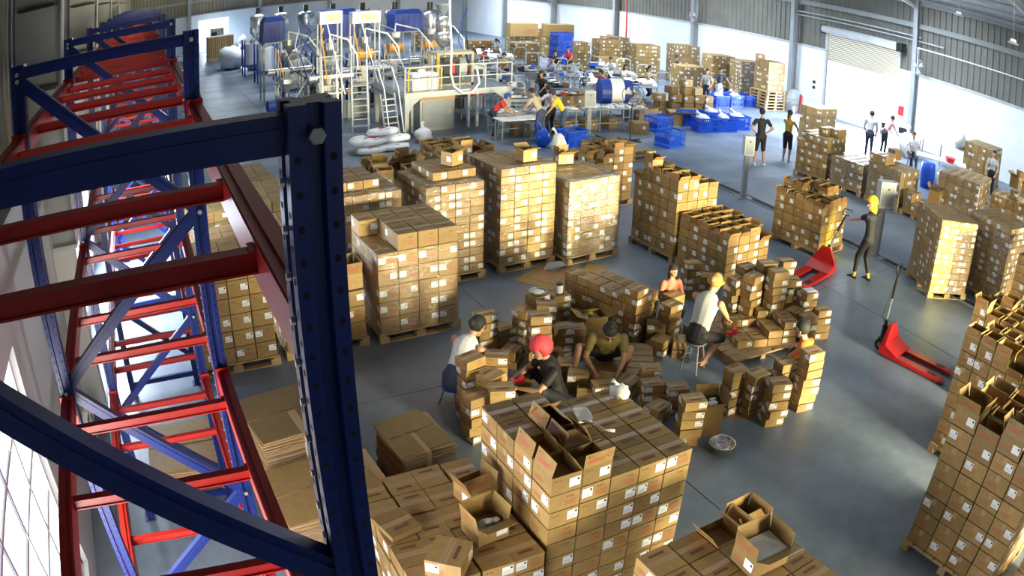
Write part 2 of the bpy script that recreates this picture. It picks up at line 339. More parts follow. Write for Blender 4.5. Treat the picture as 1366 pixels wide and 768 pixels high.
# roof
RX, RZ, EZ = 12.75, 8.5, 6.30
def roofz(x): return RZ-(RZ-EZ)*abs(x-RX)/(XR-RX)
rf = MB()
def slope(x0, x1, y0, y1, k, m, dz=0, t=.05):
    z0, z1 = roofz(x0)+dz, roofz(x1)+dz
    m.add([(x0, y0, z0), (x1, y0, z1), (x1, y1, z1), (x0, y1, z0), (x0, y0, z0+t), (x1, y0, z1+t), (x1, y1, z1+t), (x0, y1, z0+t)], [(0, 3, 2, 1), (4, 5, 6, 7), (0, 1, 5, 4), (1, 2, 6, 5), (2, 3, 7, 6), (3, 0, 4, 7)], k)
STR = [(20.6, 22.4), (8.6, 10.4)]  # unseen glowing roof strips, added above the fill lamps
xsr = [-2.1, 8.6, 10.4, RX, 20.6, 22.4, XR+.25]
ce = struct('ceiling', (slope(RX-.4, RX+.4, YN, YF, 'cladlight', rf, .06), rf)[1])
for a, b in zip(xsr[:-1], xsr[1:]):
    sky = (a, b) in STR
    for y0, y1 in zip(edges[:-1], edges[1:]):
        m = MB()
        if sky: slope(a+.01, b-.01, y0+.3, y1-.3, 'skylight', m); slope(a+.01, b-.01, y0, y0+.3, 'cladlight', m); slope(a+.01, b-.01, y1-.3, y1, 'cladlight', m)
        else: slope(a+.01, b-.01, y0+.005, y1-.005, 'cladlight', m)
        part('roof_panel', m, ce)
for y in FR:
    m = MB()
    for a, b in ((-1.6, RX), (RX, XR-.1)):
        m.bar((a, y, roofz(a)-.34), (b, y, roofz(b)-.34), .02, .36, 'greypaint'); m.bar((a, y, roofz(a)-.17), (b, y, roofz(b)-.17), .18, .02, 'greypaint'); m.bar((a, y, roofz(a)-.52), (b, y, roofz(b)-.52), .18, .02, 'greypaint')
    part('rafter', m, ce)
x = -1.0
while x < XR:
    part('purlin', MB().box(x-.03, YN, roofz(x)-.15, x+.03, YF, roofz(x)-.01, 'palegrey'), ce); x += 1.4
for y in (12.2, 19.0, 26.0): part('roof_brace', MB().tube([(XR-.4, y+4, 5.9), (XR-3.2, y+4, 6.45)], .05, 'white'), ce)

def high_bay(x, y, z, lab):
    t = thing('high_bay_lamp', lab, 'lamp', (x, y, z), 0, None)
    zr = roofz(x)-z-.02
    part('suspension_rod', MB().tube([(0, 0, .15), (0, 0, zr)], .008, 'white'), t)
    part('reflector', MB().box(-.26, -.09, .0, .26, .09, .035, 'white').box(-.22, -.05, .03, .22, .05, .06, 'palegrey'), t)
    for s_ in (-1, 1): part('lamp_bulb', MB().ball((s_*.11, 0, .09), .06, 'lampglass'), t)
high_bay(24.0, 12.6, 5.86, 'twin white hanging lamp left in the upper right corner')
high_bay(20.0, 8.45, 5.32, 'twin white hanging lamp lowest in the upper right corner')
high_bay(22.0, 16.6, 5.58, 'white hanging lamp cut by the top frame edge')

def wall_fan(y, z, lab):
    t = thing('wall_fan', lab, 'fan', (XR-.45, y, z))
    part('arm', MB().bar((.1, 0, 0), (-.15, 0, 0), .04, .04, 'steel'), t)
    m = MB(); R = .32
    for r in (.1, .2, .32):
        for xx in (-.22, -.32) if r > .3 else (-.32,): m.tube([(xx+(0 if r > .3 else -.02), math.cos(2*PI*i/20)*r, math.sin(2*PI*i/20)*r) for i in range(21)], .006, 'steel', 4)
    for i in range(16): a = 2*PI*i/16; m.tube([(-.35, .05*math.cos(a), .05*math.sin(a)), (-.32, R*math.cos(a), R*math.sin(a)), (-.22, R*math.cos(a), R*math.sin(a))], .004, 'steel', 4)
    part('cage', m, t)
    part('motor', MB().tube([(-.16, 0, 0), (-.3, 0, 0)], .07, 'steel'), t)
    for i in range(3):
        a = 2*PI*i/3; mm = MB(); c, s_ = math.cos(a), math.sin(a); c2, s2 = math.cos(a+.8), math.sin(a+.8)
        mm.add([(-.25, .05*c, .05*s_), (-.23, .28*c, .28*s_), (-.29, .28*c2, .28*s2), (-.27, .05*c2, .05*s2), (-.256, .05*c, .05*s_), (-.236, .28*c, .28*s_), (-.296, .28*c2, .28*s2), (-.276, .05*c2, .05*s2)], [(0, 1, 2, 3), (7, 6, 5, 4), (0, 4, 5, 1), (1, 5, 6, 2), (2, 6, 7, 3), (3, 7, 4, 0)], 'palegrey')
        part('blade', mm, t)
wall_fan(15.75, 3.40, 'grey wall fan on the column right of the roller door')
wall_fan(30.0, 3.42, 'grey wall fan on the middle column of the right wall')
wall_fan(44.2, 3.2, 'grey wall fan on the distant column near the top edge')
one('red_notice', MB().box(XR-.03, 16.75, 1.1, XR-.005, 17.05, 1.5, 'redplastic'), 'red notice plate on the wall right of the shutter door', 'sign')
one('white_notice', MB().box(XR-.03, 16.35, 1.12, XR-.005, 16.65, 1.45, 'label').box(XR-.034, 16.39, 1.2, XR-.03, 16.61, 1.23, 'ink').box(XR-.034, 16.39, 1.3, XR-.03, 16.61, 1.33, 'ink'), 'white printed notice beside the red notice plate', 'sign')
one('red_hose_box', MB().box(XR-.25, 37.7, .95, XR-.01, 38.3, 1.5, 'redplastic'), 'small red box on the far part of the right wall', 'box')
one('red_standpipe', MB().tube([(XR-.2, 36.4, 0), (XR-.2, 36.4, 6)], .05, 'redplastic'), 'thin red vertical pipe on the right wall', 'pipe')
for i, z in enumerate((1.1, 1.35)): one('wall_switch', MB().box(XR-.03, 21.95, z, XR-.005, 22.1, z+.13, 'black'), ['lower', 'upper'][i]+' black switch left of the roller door', 'switch')

# ------------------------------------------------------------------ pallet rack
RK = thing('pallet_rack', 'long blue and red steel pallet rack along the left wall', 'rack', (0, 0, 0))
FY = [1.05+2.67*i for i in range(11)]; TOP = 4.82; XB, XF = -0.75, 0.21; PW, PD = .08, .09
def upright_mesh():
    m = MB(); w2 = PW
    prof = [(0, 0), (.026, 0), (.030, .014), (.050, .014), (.054, 0), (w2, 0), (w2, .030), (w2-.012, .034), (w2-.012, .056), (w2, .060), (w2, PD), (.054, PD), (.050, PD-.014), (.030, PD-.014), (.026, PD), (0, PD), (0, .060), (.012, .056), (.012, .034), (0, .030)]
    n = len(prof); vs = [(x, y, z) for z in (0, TOP) for x, y in prof]
    m.add(vs, [(i, (i+1) % n, n+(i+1) % n, n+i) for i in range(n)]+[tuple(range(n))[::-1], tuple(range(n, 2*n))], 'blue')
    m.box(-.03, -.03, 0, PW+.03, PD+.03, .008, 'blue'); return m.mesh('upright')
def hole_mesh(step, r):
    m = MB(); z = .06
    while z < TOP-.03:
        for xx in (.013, PW-.013):
            for yy in (-.0006, PD+.0006): m.add([(xx+r*math.cos(PI*k/4), yy, z+r*1.15*math.sin(PI*k/4)) for k in range(8)], [tuple(range(8)) if yy < 0 else tuple(range(8))[::-1]], 'darkhole')
        for xx in (-.0006, PW+.0006):
            for yy in (.015, PD-.015): m.add([(xx, yy+r*math.cos(PI*k/4), z+.02+r*1.15*math.sin(PI*k/4)) for k in range(8)], [tuple(range(8))], 'darkhole')
        z += step
    return m.mesh('punched_holes')
um = upright_mesh(); hm = hole_mesh(.052, .0055)
bm_ = MB(); z = .2
while z < TOP-.1: bm_.tube([(-.001, PD/2, z), (-.008, PD/2, z)], .007, 'zinc', 6); z += .075  # bright discs standing in for light showing through the post holes
lit_holes = bm_.mesh('lit_hole_row')
def brace_mesh(p, q, w=.045, h=.065):
    return MB().bar(p, q, w, h, 'blue', (0, 0, 1)).bar((p[0], p[1]-w*.5-.001, p[2]), (q[0], q[1]-w*.5-.001, q[2]), .004, h*.35, 'blue').mesh('brace')
zz = [(0, 4.74), (1, 3.90), (0, 3.04), (1, 2.16), (0, 1.28), (1, .42)]
def bx(i): return (XB+PW*.5, XF+PW*.5)[i]
bms = [brace_mesh((bx(a), 0, z0), (bx(b), 0, z1)) for (a, z0), (b, z1) in zip(zz[:-1], zz[1:])]
bms.append(brace_mesh((bx(0), 0, 4.775), (bx(1), 0, 4.775), h=.06)); bms.append(brace_mesh((bx(0), 0, .16), (bx(1), 0, .16)))
boltm = MB().tube([(0, 0, 0), (0, -.012, 0)], .013, 'zinc', 6).mesh('bolt')
for i, y in enumerate(FY):
    for x in (XB, XF):
        u = part('upright', um, RK, (x, y, 0)); part('punched_hole', hm, u, kind='stuff')
        if i < 3: part('lit_hole_row', lit_holes, u, kind='stuff')
    for k, b in enumerate(bms):
        o = part('brace', b, RK, (0, y+PD*.5+(k % 2)*.0, 0))
        if i < 3 and k < 7:
            for (a, z0) in ((zz[k], zz[k+1]) if k < 5 else ((0, 4.775), (1, 4.775))): part('bolt', boltm, o, (bx(a), -PD*.5-.004, z0))
L_ = FY[1]-FY[0]-PD-.006
def beam_mesh(z, side):
    m = MB()
    m.box(0, 0, -.055, .030, L_, .045, 'red').box(.030, 0, -.055, .070, L_, .055, 'red').box(.004, 0, .045, .012, L_, .052, 'red')
    for yy in (0, L_-.012): m.box(-.008, yy, -.11, .078, yy+.012, .075, 'red')
    m.box(.070, 0, -.02, .074, L_, .02, 'red')
    return m.mesh('beam')
bfm = beam_mesh(0, 1)
cm = MB().bar((XB+.05, 0, 0), (XF+.03, 0, 0), .045, .05, 'red').bar((XB+.05, 0, -.02), (XF+.03, 0, -.02), .06, .006, 'red').box(XF+.0, -.03, .025, XF+.07, .03, .031, 'red').mesh('crossbar')
for i in range(len(FY)-1):
    y = FY[i]+PD+.003
    for z in (1.50, 2.95, 4.40):
        part('beam', bfm, RK, (XF+.015, y, z)); o = part('beam', bfm, RK, (XB+PW-.015, y+L_, z), PI)
        for d in (.54, 1.15, 1.78, 2.41): part('crossbar', cm, RK, (0, FY[i]+d, z+.0))

# ------------------------------------------------------------------ cartons
_c = {}
def closed_carton(w_, d_, h_, v=0, far=False):
    """sealed carton, base at z=0, origin at its -x-y corner; v picks where the shipping labels sit"""
    key = ('c', w_, d_, h_, v, far)
    if key in _c: return _c[key]
    m = MB(); e = .0022
    hb = h_; h_ = h_-.007; m.box(e, e, 0, w_-e, d_-e, h_-.003, 'card')
    m.quad((w_*.0+e, d_*.5-.026, h_-.0012), (w_-e, d_*.5-.026, h_-.0012), (w_-e, d_*.5+.026, h_-.0012), (e, d_*.5+.026, h_-.0012), 'tape')
    m.quad((e, d_*.5-.001, h_-.0008), (w_-e, d_*.5-.001, h_-.0008), (w_-e, d_*.5+.001, h_-.0008), (e, d_*.5+.001, h_-.0008), 'brownink')
    m.quad((0, d_*.5-.026, h_*.62), (0, d_*.5+.026, h_*.62), (0, d_*.5+.026, h_-.003), (0, d_*.5-.026, h_-.003), 'tape')
    for yy in (.22, .74):
        m.quad((w_*.25, d_*yy, h_-.001), (w_*.75, d_*yy, h_-.001), (w_*.75, d_*yy+.026, h_-.001), (w_*.25, d_*yy+.026, h_-.001), 'brownink') if (v+int(yy*10)) % 2 else None
    lw, lh = min(.10, w_*.36), min(.085, h_*.58)
    def lab(face, u, zc):
        if face == 'f':
            a = u*w_; m.quad((a, .0006, zc-lh/2), (a+lw, .0006, zc-lh/2), (a+lw, .0006, zc+lh/2), (a, .0006, zc+lh/2), 'label'); y = .0001
            if not far: m.quad((a+lw*.72, y, zc+lh*.15), (a+lw*.92, y, zc+lh*.15), (a+lw*.92, y, zc+lh*.38), (a+lw*.72, y, zc+lh*.38), 'ink')
            for t in (-.3, -.1): m.quad((a+lw*.1, y, zc+lh*t), (a+lw*.8, y, zc+lh*t), (a+lw*.8, y, zc+lh*(t+.05)), (a+lw*.1, y, zc+lh*(t+.05)), 'steel')
        else:
            b = u*d_; m.quad((.0006, b+lw, zc-lh/2), (.0006, b, zc-lh/2), (.0006, b, zc+lh/2), (.0006, b+lw, zc+lh/2), 'label'); x = .0001
            if not far: m.quad((x, b+lw*.28, zc+lh*.15), (x, b+lw*.08, zc+lh*.15), (x, b+lw*.08, zc+lh*.38), (x, b+lw*.28, zc+lh*.38), 'ink')
            for t in (-.3, -.1): m.quad((x, b+lw*.9, zc+lh*t), (x, b+lw*.2, zc+lh*t), (x, b+lw*.2, zc+lh*(t+.05)), (x, b+lw*.9, zc+lh*(t+.05)), 'steel')
    zc = h_*.55
    if v == 0: lab('f', .60, zc)
    elif v == 1: lab('f', .04, zc); lab('l', .02, zc)
    elif v == 2: lab('l', .10, zc)
    elif v == 3: lab('f', .62, zc); lab('l', .6, zc)
    # rows of small printed marks
    if not far:
        for q in range(3):
            a = w_*(.10 if v in (0, 3) else .55)+q*.022
            m.quad((a, .0007, h_*.68), (a+.011, .0007, h_*.68), (a+.011, .0007, h_*.78), (a, .0007, h_*.78), 'brownink')
        if v in (1, 2, 4):
            for t in (.25, .36, .47): m.quad((w_*.5, .0007, h_*t), (w_*.9, .0007, h_*t), (w_*.9, .0007, h_*(t+.035)), (w_*.5, .0007, h_*(t+.035)), 'redink')
        for t in (.30, .44): m.quad((.0007, d_*.9, h_*t), (.0007, d_*.45, h_*t), (.0007, d_*.45, h_*(t+.03)), (.0007, d_*.9, h_*(t+.03)), 'redink')
    _c[key] = m.mesh('carton'); return _c[key]

def open_body(w_, d_, h_, v=0):
    key = ('o', w_, d_, h_, v)
    if key in _c: return _c[key]
    m = MB(); t = .006; e = .002
    m.box(e, e, 0, w_-e, d_-e, t, 'card_in')
    m.box(e, e, t, w_-e, e+t, h_, 'card'); m.box(e, d_-e-t, t, w_-e, d_-e, h_, 'card'); m.box(e, e+t, t, e+t, d_-e-t, h_, 'card'); m.box(w_-e-t, e+t, t, w_-e, d_-e-t, h_, 'card')
    m.box(e+t+.01, e+t+.01, h_*.35, w_-e-t-.01, d_-e-t-.01, h_*.45, 'card_in')
    lw, lh = min(.10, w_*.36), min(.085, h_*.5); zc = h_*.5
    if v % 2 == 0: a = w_*.58; m.quad((a, .0006, zc-lh/2), (a+lw, .0006, zc-lh/2), (a+lw, .0006, zc+lh/2), (a, .0006, zc+lh/2), 'label'); m.quad((a+lw*.7, 0, zc+lh*.1), (a+lw*.9, 0, zc+lh*.1), (a+lw*.9, 0, zc+lh*.35), (a+lw*.7, 0, zc+lh*.35), 'ink')
    if v >= 1: b = d_*.1; m.quad((.0006, b+lw, zc-lh/2), (.0006, b, zc-lh/2), (.0006, b, zc+lh/2), (.0006, b+lw, zc+lh/2), 'label'); m.quad((0, b+lw*.3, zc+lh*.1), (0, b+lw*.1, zc+lh*.1), (0, b+lw*.1, zc+lh*.35), (0, b+lw*.3, zc+lh*.35), 'ink')
    for q in range(3): a = w_*.1+q*.022; m.quad((a, .0007, h_*.75), (a+.011, .0007, h_*.75), (a+.011, .0007, h_*.84), (a, .0007, h_*.84), 'brownink')
    for t_ in (.3, .44): m.quad((.0007, d_*.9, h_*t_), (.0007, d_*.4, h_*t_), (.0007, d_*.4, h_*(t_+.03)), (.0007, d_*.9, h_*(t_+.03)), 'redink')
    _c[key] = m.mesh('open_carton'); return _c[key]
def flap_mesh(L, Wd, printed):
    """flap hinged on the x axis from 0..L, reaching +y by Wd when flat; print on its outer side"""
    key = ('f', round(L, 3), round(Wd, 3), printed)
    if key in _c: return _c[key]
    m = MB(); m.box(.004, 0, -.002, L-.004, Wd, .002, 'card')
    if printed:
        z = .0027
        def q(x0, y0, x1, y1, k): m.quad((x0*L, y0*Wd, z), (x1*L, y0*Wd, z), (x1*L, y1*Wd, z), (x0*L, y1*Wd, z), k)
        q(.12, .70, .16, .84, 'ink'); q(.24, .70, .29, .84, 'redink')
        for yy, x1 in ((.50, .78), (.38, .70), (.28, .62)): q(.12, yy, x1, yy+.05, 'redink')
        n = 10; cx, cy, r = .84*L, .55*Wd, .09*L
        for k in range(n):
            a, b = 2*PI*k/n, 2*PI*(k+1)/n
            m.quad((cx+r*math.cos(a), cy+r*math.sin(a), z), (cx+r*.8*math.cos(a), cy+r*.8*math.sin(a), z), (cx+r*.8*math.cos(b), cy+r*.8*math.sin(b), z), (cx+r*math.cos(b), cy+r*math.sin(b), z), 'redink')
    _c[key] = m.mesh('flap'); return _c[key]
def add_flaps(o, w_, d_, h_, angs, printed=True):
    """angs: opening angle in degrees for (-y, +y, -x, +x) flaps; 0 = shut, 90 = upright, 180 = folded outwards flat"""
    Wy = d_*.48; Wx = d_*.48
    for side, a in zip('fblr', angs):
        if a is None: continue
        a = math.radians(a); c, s = math.cos(a), math.sin(a)
        if side == 'f': L, Wd, ax, ay, loc = w_, Wy, Vector((1, 0, 0)), Vector((0, c, s)), (0, .003, h_)
        elif side == 'b': L, Wd, ax, ay, loc = w_, Wy, Vector((-1, 0, 0)), Vector((0, -c, s)), (w_, d_-.003, h_)
        elif side == 'l': L, Wd, ax, ay, loc = d_-.012, Wx, Vector((0, -1, 0)), Vector((c, 0, s)), (.003, d_-.006, h_)
        else: L, Wd, ax, ay, loc = d_-.012, Wx, Vector((0, 1, 0)), Vector((-c, 0, s)), (w_-.003, .006, h_)
        n = ax.cross(ay)
        T = Matrix(((ax.x, ay.x, n.x, loc[0]), (ax.y, ay.y, n.y, loc[1]), (ax.z, ay.z, n.z, loc[2]), (0, 0, 0, 1)))
        # print faces outwards: the outer face is the one pointing away when upright
        link('flap', flap_mesh(L, Wd, printed and side in 'fbl'), o, T=T)

def pallet(parent=None, w_=1.2, d_=1.1, loc=(0, 0, 0), rz=0, label=None, group=None, cat='pallet'):
    key = ('p', w_, d_)
    if key not in _c:
        base = MB()
        for yy in (0, d_/2-.05, d_-.1):
            base.box(0, yy, 0, w_, yy+.10, .018, 'wood')
            for xx in (0, w_/2-.07, w_-.14): base.box(xx, yy, .018, xx+.14, yy+.10, .095, 'wood')
        for xx in (0, w_/2-.05, w_-.1): base.box(xx, 0, .095, xx+.1, d_, .115, 'wood')
        n = max(5, int(d_/.155)); bw = d_/n
        _c[key] = (base.mesh('base_frame'), MB().box(0, .006, 0, w_, bw-.018, .020, 'wood').mesh('deck_board'), n, bw)
    b, dk, n, bw = _c[key]
    if parent is None:
        p = link('pallet', b, None, loc, rz, label=label, category=cat, group=group)
    else: p = link('pallet', b, parent, loc, rz)
    for i in range(n): part('deck_board', dk, p, (0, .006+i*bw, .116))
    return p
PT = .137

def stack(origin, ang, nu, nv, heights, dims, tag, noun='sealed carton', load=None, v0=PT, jit=.002, jr=.6, open_cells=(), open_ang=None, shell=True, sides='fl', far=False, group=None, pal=True, seed=1, labfn=None, pal_label=None):
    """grid of cartons in layers. heights: int or dict (i,j)->layers. Loose cartons are top-level; with load=label all is one wrapped thing."""
    rr = random.Random(seed); cw, cdp, ch = dims
    root = None; c_, s_ = math.cos(ang), math.sin(ang)
    pw, pd = max(nu*cw, .9), max(nv*cdp, .9)
    if load:
        root = thing('pallet_load', load, 'pallet load', (*origin, 0), ang, group)
        if pal: pallet(root, round(pw+.05, 2), round(pd+.05, 2), (-.025, -.03, 0))
    elif pal:
        pallet(None, round(pw+.05, 2), round(pd+.05, 2), (origin[0]-(.025*c_-.03*s_), origin[1]-(.025*s_+.03*c_), 0), ang, pal_label or f'wooden pallet under the {tag}', None)
    def H(i, j): return heights.get((i, j), heights.get('d', 0)) if isinstance(heights, dict) else heights
    out = {}
    for i in range(nu):
        for j in range(nv):
            n = H(i, j)
            for k in range(n):
                vis = (not shell) or k == n-1 or (('f' in sides) and (j == 0 or H(i, j-1) <= k)) or (('l' in sides) and (i == 0 or H(i-1, j) <= k)) or (('r' in sides) and (i == nu-1 or H(i+1, j) <= k))
                if not vis: continue
                x = i*cw+rr.uniform(-jit, jit); y = j*cdp+rr.uniform(-jit, jit); z = v0+k*ch; a = math.radians(rr.uniform(-jr, jr))
                is_open = (k == n-1) and (open_cells == 'all' or (i, j) in open_cells)
                v = rr.choice((0, 1, 2, 3, 4, 1, 3, 0, 1, 5))
                nm = 'open_carton' if is_open else 'carton'
                me = open_body(cw-.008, cdp-.008, ch, v % 3) if is_open else closed_carton(cw-.008, cdp-.008, ch, v, far)
                if root: o = link(nm, me, root, (x, y, z), a)
                else:
                    X = origin[0]+c_*x-s_*y; Y = origin[1]+s_*x+c_*y
                    if labfn: lb = labfn(i, j, k, n, is_open)
                    else: lb = f"{'open carton' if is_open else noun} in the {tag}, {ORD[k]} layer, {ORF[i]} across, {ORF[j]} back"
                    o = link(nm, me, None, (X, Y, z), ang+a, label=lb, category='carton', group=group or f'cartons in the {tag}')
                if is_open:
                    A = open_ang(i, j, rr) if open_ang else (rr.uniform(95, 150), rr.uniform(95, 150), rr.uniform(60, 130), rr.uniform(60, 130))
                    add_flaps(o, cw-.008, cdp-.008, ch, A, True)
                out[(i, j, k)] = o
    if load and load.find('film') >= 0: film(root, nu, nv, H, cw, cdp, ch, v0, rr)
    if load and load.find('glaring white') >= 0:
        for q in range(2): film(root, nu, nv, H, cw, cdp, ch, v0+.004*q, rr)
    return root, out

def film(root, nu, nv, H, cw, cdp, ch, v0, rr):
    top = min(H(i, j) for i in range(nu) for j in range(nv))*ch+v0
    W_, D_ = nu*cw+.012, nv*cdp+.012; vs = []; fs = []; nx = 10; nz_ = 14
    loop = [(-.012+(W_+.012)*t/nx, -.012) for t in range(nx)]+[(W_, -.012+(D_+.012)*t/nx) for t in range(nx)]+[(W_-(W_+.012)*t/nx, D_) for t in range(nx)]+[(-.012, D_-(D_+.012)*t/nx) for t in range(nx)]
    n = len(loop)
    for z in range(nz_+1):
        for (x, y) in loop:
            q = rr.uniform(0, .009); cx, cy = W_/2, D_/2
            vs.append((x+(q if x > cx else -q), y+(q if y > cy else -q), v0-.03+(top-v0+.03)*z/nz_))
    for z in range(nz_):
        for j in range(n): fs.append((z*n+j, z*n+(j+1) % n, (z+1)*n+(j+1) % n, (z+1)*n+j))
    # the film folds over the top edge by a hand's width
    o = len(vs)
    for (x, y) in loop: vs.append((x+(W_/2-x)*.22, y+(D_/2-y)*.22, top+.004+rr.uniform(0, .006)))
    for j in range(n): fs.append((nz_*n+j, nz_*n+(j+1) % n, o+(j+1) % n, o+j))
    m = MB(); m.add(vs, fs, 'film'); part('stretch_film', m, root, smooth=True)

# ------------------------------------------------------------------ stacks of cartons, near to far
A_ = math.radians
S_DIM = (.26, .275, .16)
# tall foreground stack: two left rows one layer higher
Ht = {'d': 9}
for j in range(4): Ht[(0, j)] = 10; Ht[(1, j)] = 10
def tall_open(i, j, rr):
    return {(0, 0): (None, None, 74, 58), (0, 1): (None, None, 76, 62), (1, 0): (97, 40, None, None), (1, 1): (35, None, 70, 62), (1, 2): (None, 50, 72, 40)}.get((i, j), (100, 100, 90, 90))
stack((2.30, 3.60), 0, 5, 4, Ht, S_DIM, 'tall foreground stack', open_cells=[(0, 0), (0, 1), (1, 0), (1, 1), (1, 2)], open_ang=tall_open, seed=3, pal_label='wooden pallet under the tall foreground carton stack')
# low stack beside the blue upright
stack((1.235, 3.55), 0, 4, 5, 6, S_DIM, 'low foreground stack', seed=4, jit=.008, jr=1.6, pal_label='wooden pallet under the low foreground carton stack')
def extra(X, Y, Z, rz, dims, lab, flaps=None, v=1, T=None):
    o = link('open_carton' if flaps else 'carton', open_body(*dims, v % 3) if flaps else closed_carton(*dims, v), None, (X, Y, Z), A_(rz), label=lab, category='carton')
    if flaps: add_flaps(o, *dims, flaps)
    return o
e1 = extra(1.84, 3.80, 1.100, 6, (.27, .25, .17), 'open carton holding folded goods on the low foreground stack', (160, 88, 100, 100), 0)
e2 = extra(1.98, 4.22, 1.100, 10, (.26, .24, .16), 'empty open carton behind the goods carton, printed flap raised left', (30, None, 112, 95), 1)
e3 = extra(1.56, 3.50, 1.100, 48, (.30, .27, .17), 'closed carton turned askew on the low foreground stack', None, 3)
gm = MB()
for k in range(7): gm.ball((.08+.02*k, .09+.01*(k % 3), .09+.018*(k % 4)), .035, 'label', 7, 5, None, (1.3, .8, .9), .25, rnd)
one('folded_goods', gm, 'crumpled pale wrapped goods inside the open foreground carton', 'goods', (1.84, 3.80, 1.10), A_(6), smooth=True)
extra(1.28, 4.10, 1.100, 12, (.27, .285, .012+.05), 'shallow sealed carton askew at the left edge of low stack', None, 5)
# stack cut by the lower edge of the frame
def bot_open(i, j, rr): return {(2, 3): (None, None, 125, 60), (3, 3): (35, 92, 60, 95), (2, 1): (95, 120, 105, 80)}.get((i, j), (90, 90, 90, 90))
stack((2.72, 1.95), A_(1), 4, 4, 7, (.28, .275, .16), 'lower-edge stack', open_cells=[(2, 3), (3, 3)], open_ang=bot_open, seed=5, pal_label='wooden pallet under the carton stack at the lower edge')
e4 = extra(3.24, 2.36, 1.262, -4, (.34, .28, .17), 'large open carton with white paper at the lower frame edge', (150, 98, 100, 88), 1)
one('paper_sheet', MB().box(.02, .02, .150, .32, .26, .156, 'paper').box(.03, .03, .156, .31, .25, .160, 'paper'), 'bright white paper sheet in the lower-edge open carton', 'paper', (3.24, 2.36, 1.262), A_(-4))
# right-hand tall loose stacks
def ropen(i, j, rr): return (rr.uniform(80, 130), rr.uniform(70, 120), rr.uniform(70, 115), rr.uniform(60, 110))
Hr2 = {'d': 7, (0, 3): 8, (0, 2): 7, (0, 1): 8, (0, 0): 7, (1, 3): 7, (1, 0): 8}
stack((6.07, 1.22), A_(2), 4, 4, Hr2, (.28, .308, .205), 'near right stack', noun='unsealed carton', open_cells='all', open_ang=ropen, seed=6, pal_label='wooden pallet under the near right carton stack')
Hr1 = {'d': 7, (0, 4): 8, (0, 2): 8, (0, 3): 8, (1, 1): 8, (0, 0): 8}
stack((7.90, 2.12), A_(1), 4, 5, Hr1, (.28, .255, .188), 'middle right stack', noun='unsealed carton', open_cells='all', open_ang=ropen, seed=7, pal_label='wooden pallet under the middle right carton stack')
stack((9.55, 2.80), A_(2), 4, 5, {'d': 7, (0, 4): 8, (2, 3): 8}, (.27, .25, .165), 'far right stack', open_cells='all', open_ang=ropen, seed=8, load='unwrapped pallet of open cartons behind the middle right stack')
stack((6.05, -.15), 0, 3, 4, 7, (.28, .28, .16), 'x', load='film-wrapped carton pallet in the lower right frame corner', seed=9)
stack((12.95, 3.55), 0, 4, 4, {'d': 9, (0, 3): 8, (1, 3): 8}, (.27, .30, .165), 'x', load='tan carton pallet at the right frame edge behind open cartons', seed=10)
# middle loose stacks
def mopen(i, j, rr): return (rr.uniform(60, 140), rr.uniform(60, 140), rr.uniform(30, 120), rr.uniform(30, 120))
stack((8.60, 9.92), A_(2), 4, 5, {'d': 6, (0, 0): 7, (0, 1): 7, (0, 2): 7, (0, 3): 8, (1, 3): 7, (1, 0): 7, (1, 1): 6}, (.255, .245, .198), 'tall middle stack', open_cells='all', open_ang=mopen, seed=11, sides='fl', load='tall unwrapped pallet of brown cartons with open tops, middle aisle')
stack((8.72, 8.64), A_(3), 4, 5, {'d': 5, (0, 4): 5, (3, 0): 4}, (.28, .245, .147), 'low middle stack', open_cells='all', open_ang=mopen, seed=12, sides='fl', load='low unwrapped pallet of open brown cartons before the tall one')
H5 = {'d': 5, (1, 3): 6, (2, 3): 6, (1, 4): 6, (2, 1): 6, (3, 1): 6, (3, 2): 6, (0, 4): 5}
stack((11.68, 8.95), A_(7), 4, 5, H5, (.255, .248, .178), 'pallet before the jack', open_cells='all', open_ang=mopen, seed=13, sides='fl', load='unwrapped pallet of flap-topped brown cartons behind the red jack')
# film-wrapped loads
LD = (.295, .385, .235)
Ha = {'d': 5}
for i in (1, 2, 3):
    for j in (0, 1, 2): Ha[(i, j)] = 6
Ha[(0, 2)] = 6
stack((2.97, 9.20), A_(1), 4, 3, Ha, LD, 'x', load='large film-wrapped pallet of five carton layers beside blue upright', seed=20, jr=.3, labfn=None)
stack((4.28, 10.72), A_(2), 4, 4, {**{'d': 11}, **{(i, j): 12 for i in (1, 2, 3) for j in (1, 2, 3)}}, (.255, .30, .138), 'x', load='tall film-wrapped pallet behind the five-layer pallet, open carton on top', seed=21)
stack((5.60, 10.78), A_(3), 4, 4, 12, (.268, .29, .138), 'x', load='tallest film-wrapped carton pallet with a small open carton on top', seed=22)
stack((6.80, 10.62), A_(5), 4, 4, 10, (.282, .285, .136), 'x', load='film-wrapped carton pallet with glaring white film, right of tallest', seed=23)
stack((2.93, 11.05), A_(1), 4, 4, {**{'d': 10}, **{(i, j): 11 for i in (0, 1, 2) for j in (1, 2, 3)}}, (.27, .29, .145), 'x', load='film-wrapped pallet behind the blue upright with white film on top', seed=24)
stack((12.45, 6.45), A_(-33), 4, 4, 11, (.235, .29, .130), 'x', load='glossy yellow-lit film-wrapped pallet right of the yellow-hooded woman', seed=25)
stack((13.68, 5.28), A_(-4), 4, 4, 11, (.275, .29, .137), 'x', load='dark film-wrapped pallet right behind the yellow-lit pallet', seed=26)
stack((.29, 9.20), 0, 4, 3, 6, (.295, .36, .233), 'x', load='plain carton pallet seen between the rack uprights', seed=27, jr=.4)
stack((1.62, 9.25), 0, 4, 3, {'d': 4, (3, 0): 3, (3, 1): 3}, (.29, .36, .233), 'x', load='lower carton pallet half hidden by the blue upright', seed=28, jr=.4)
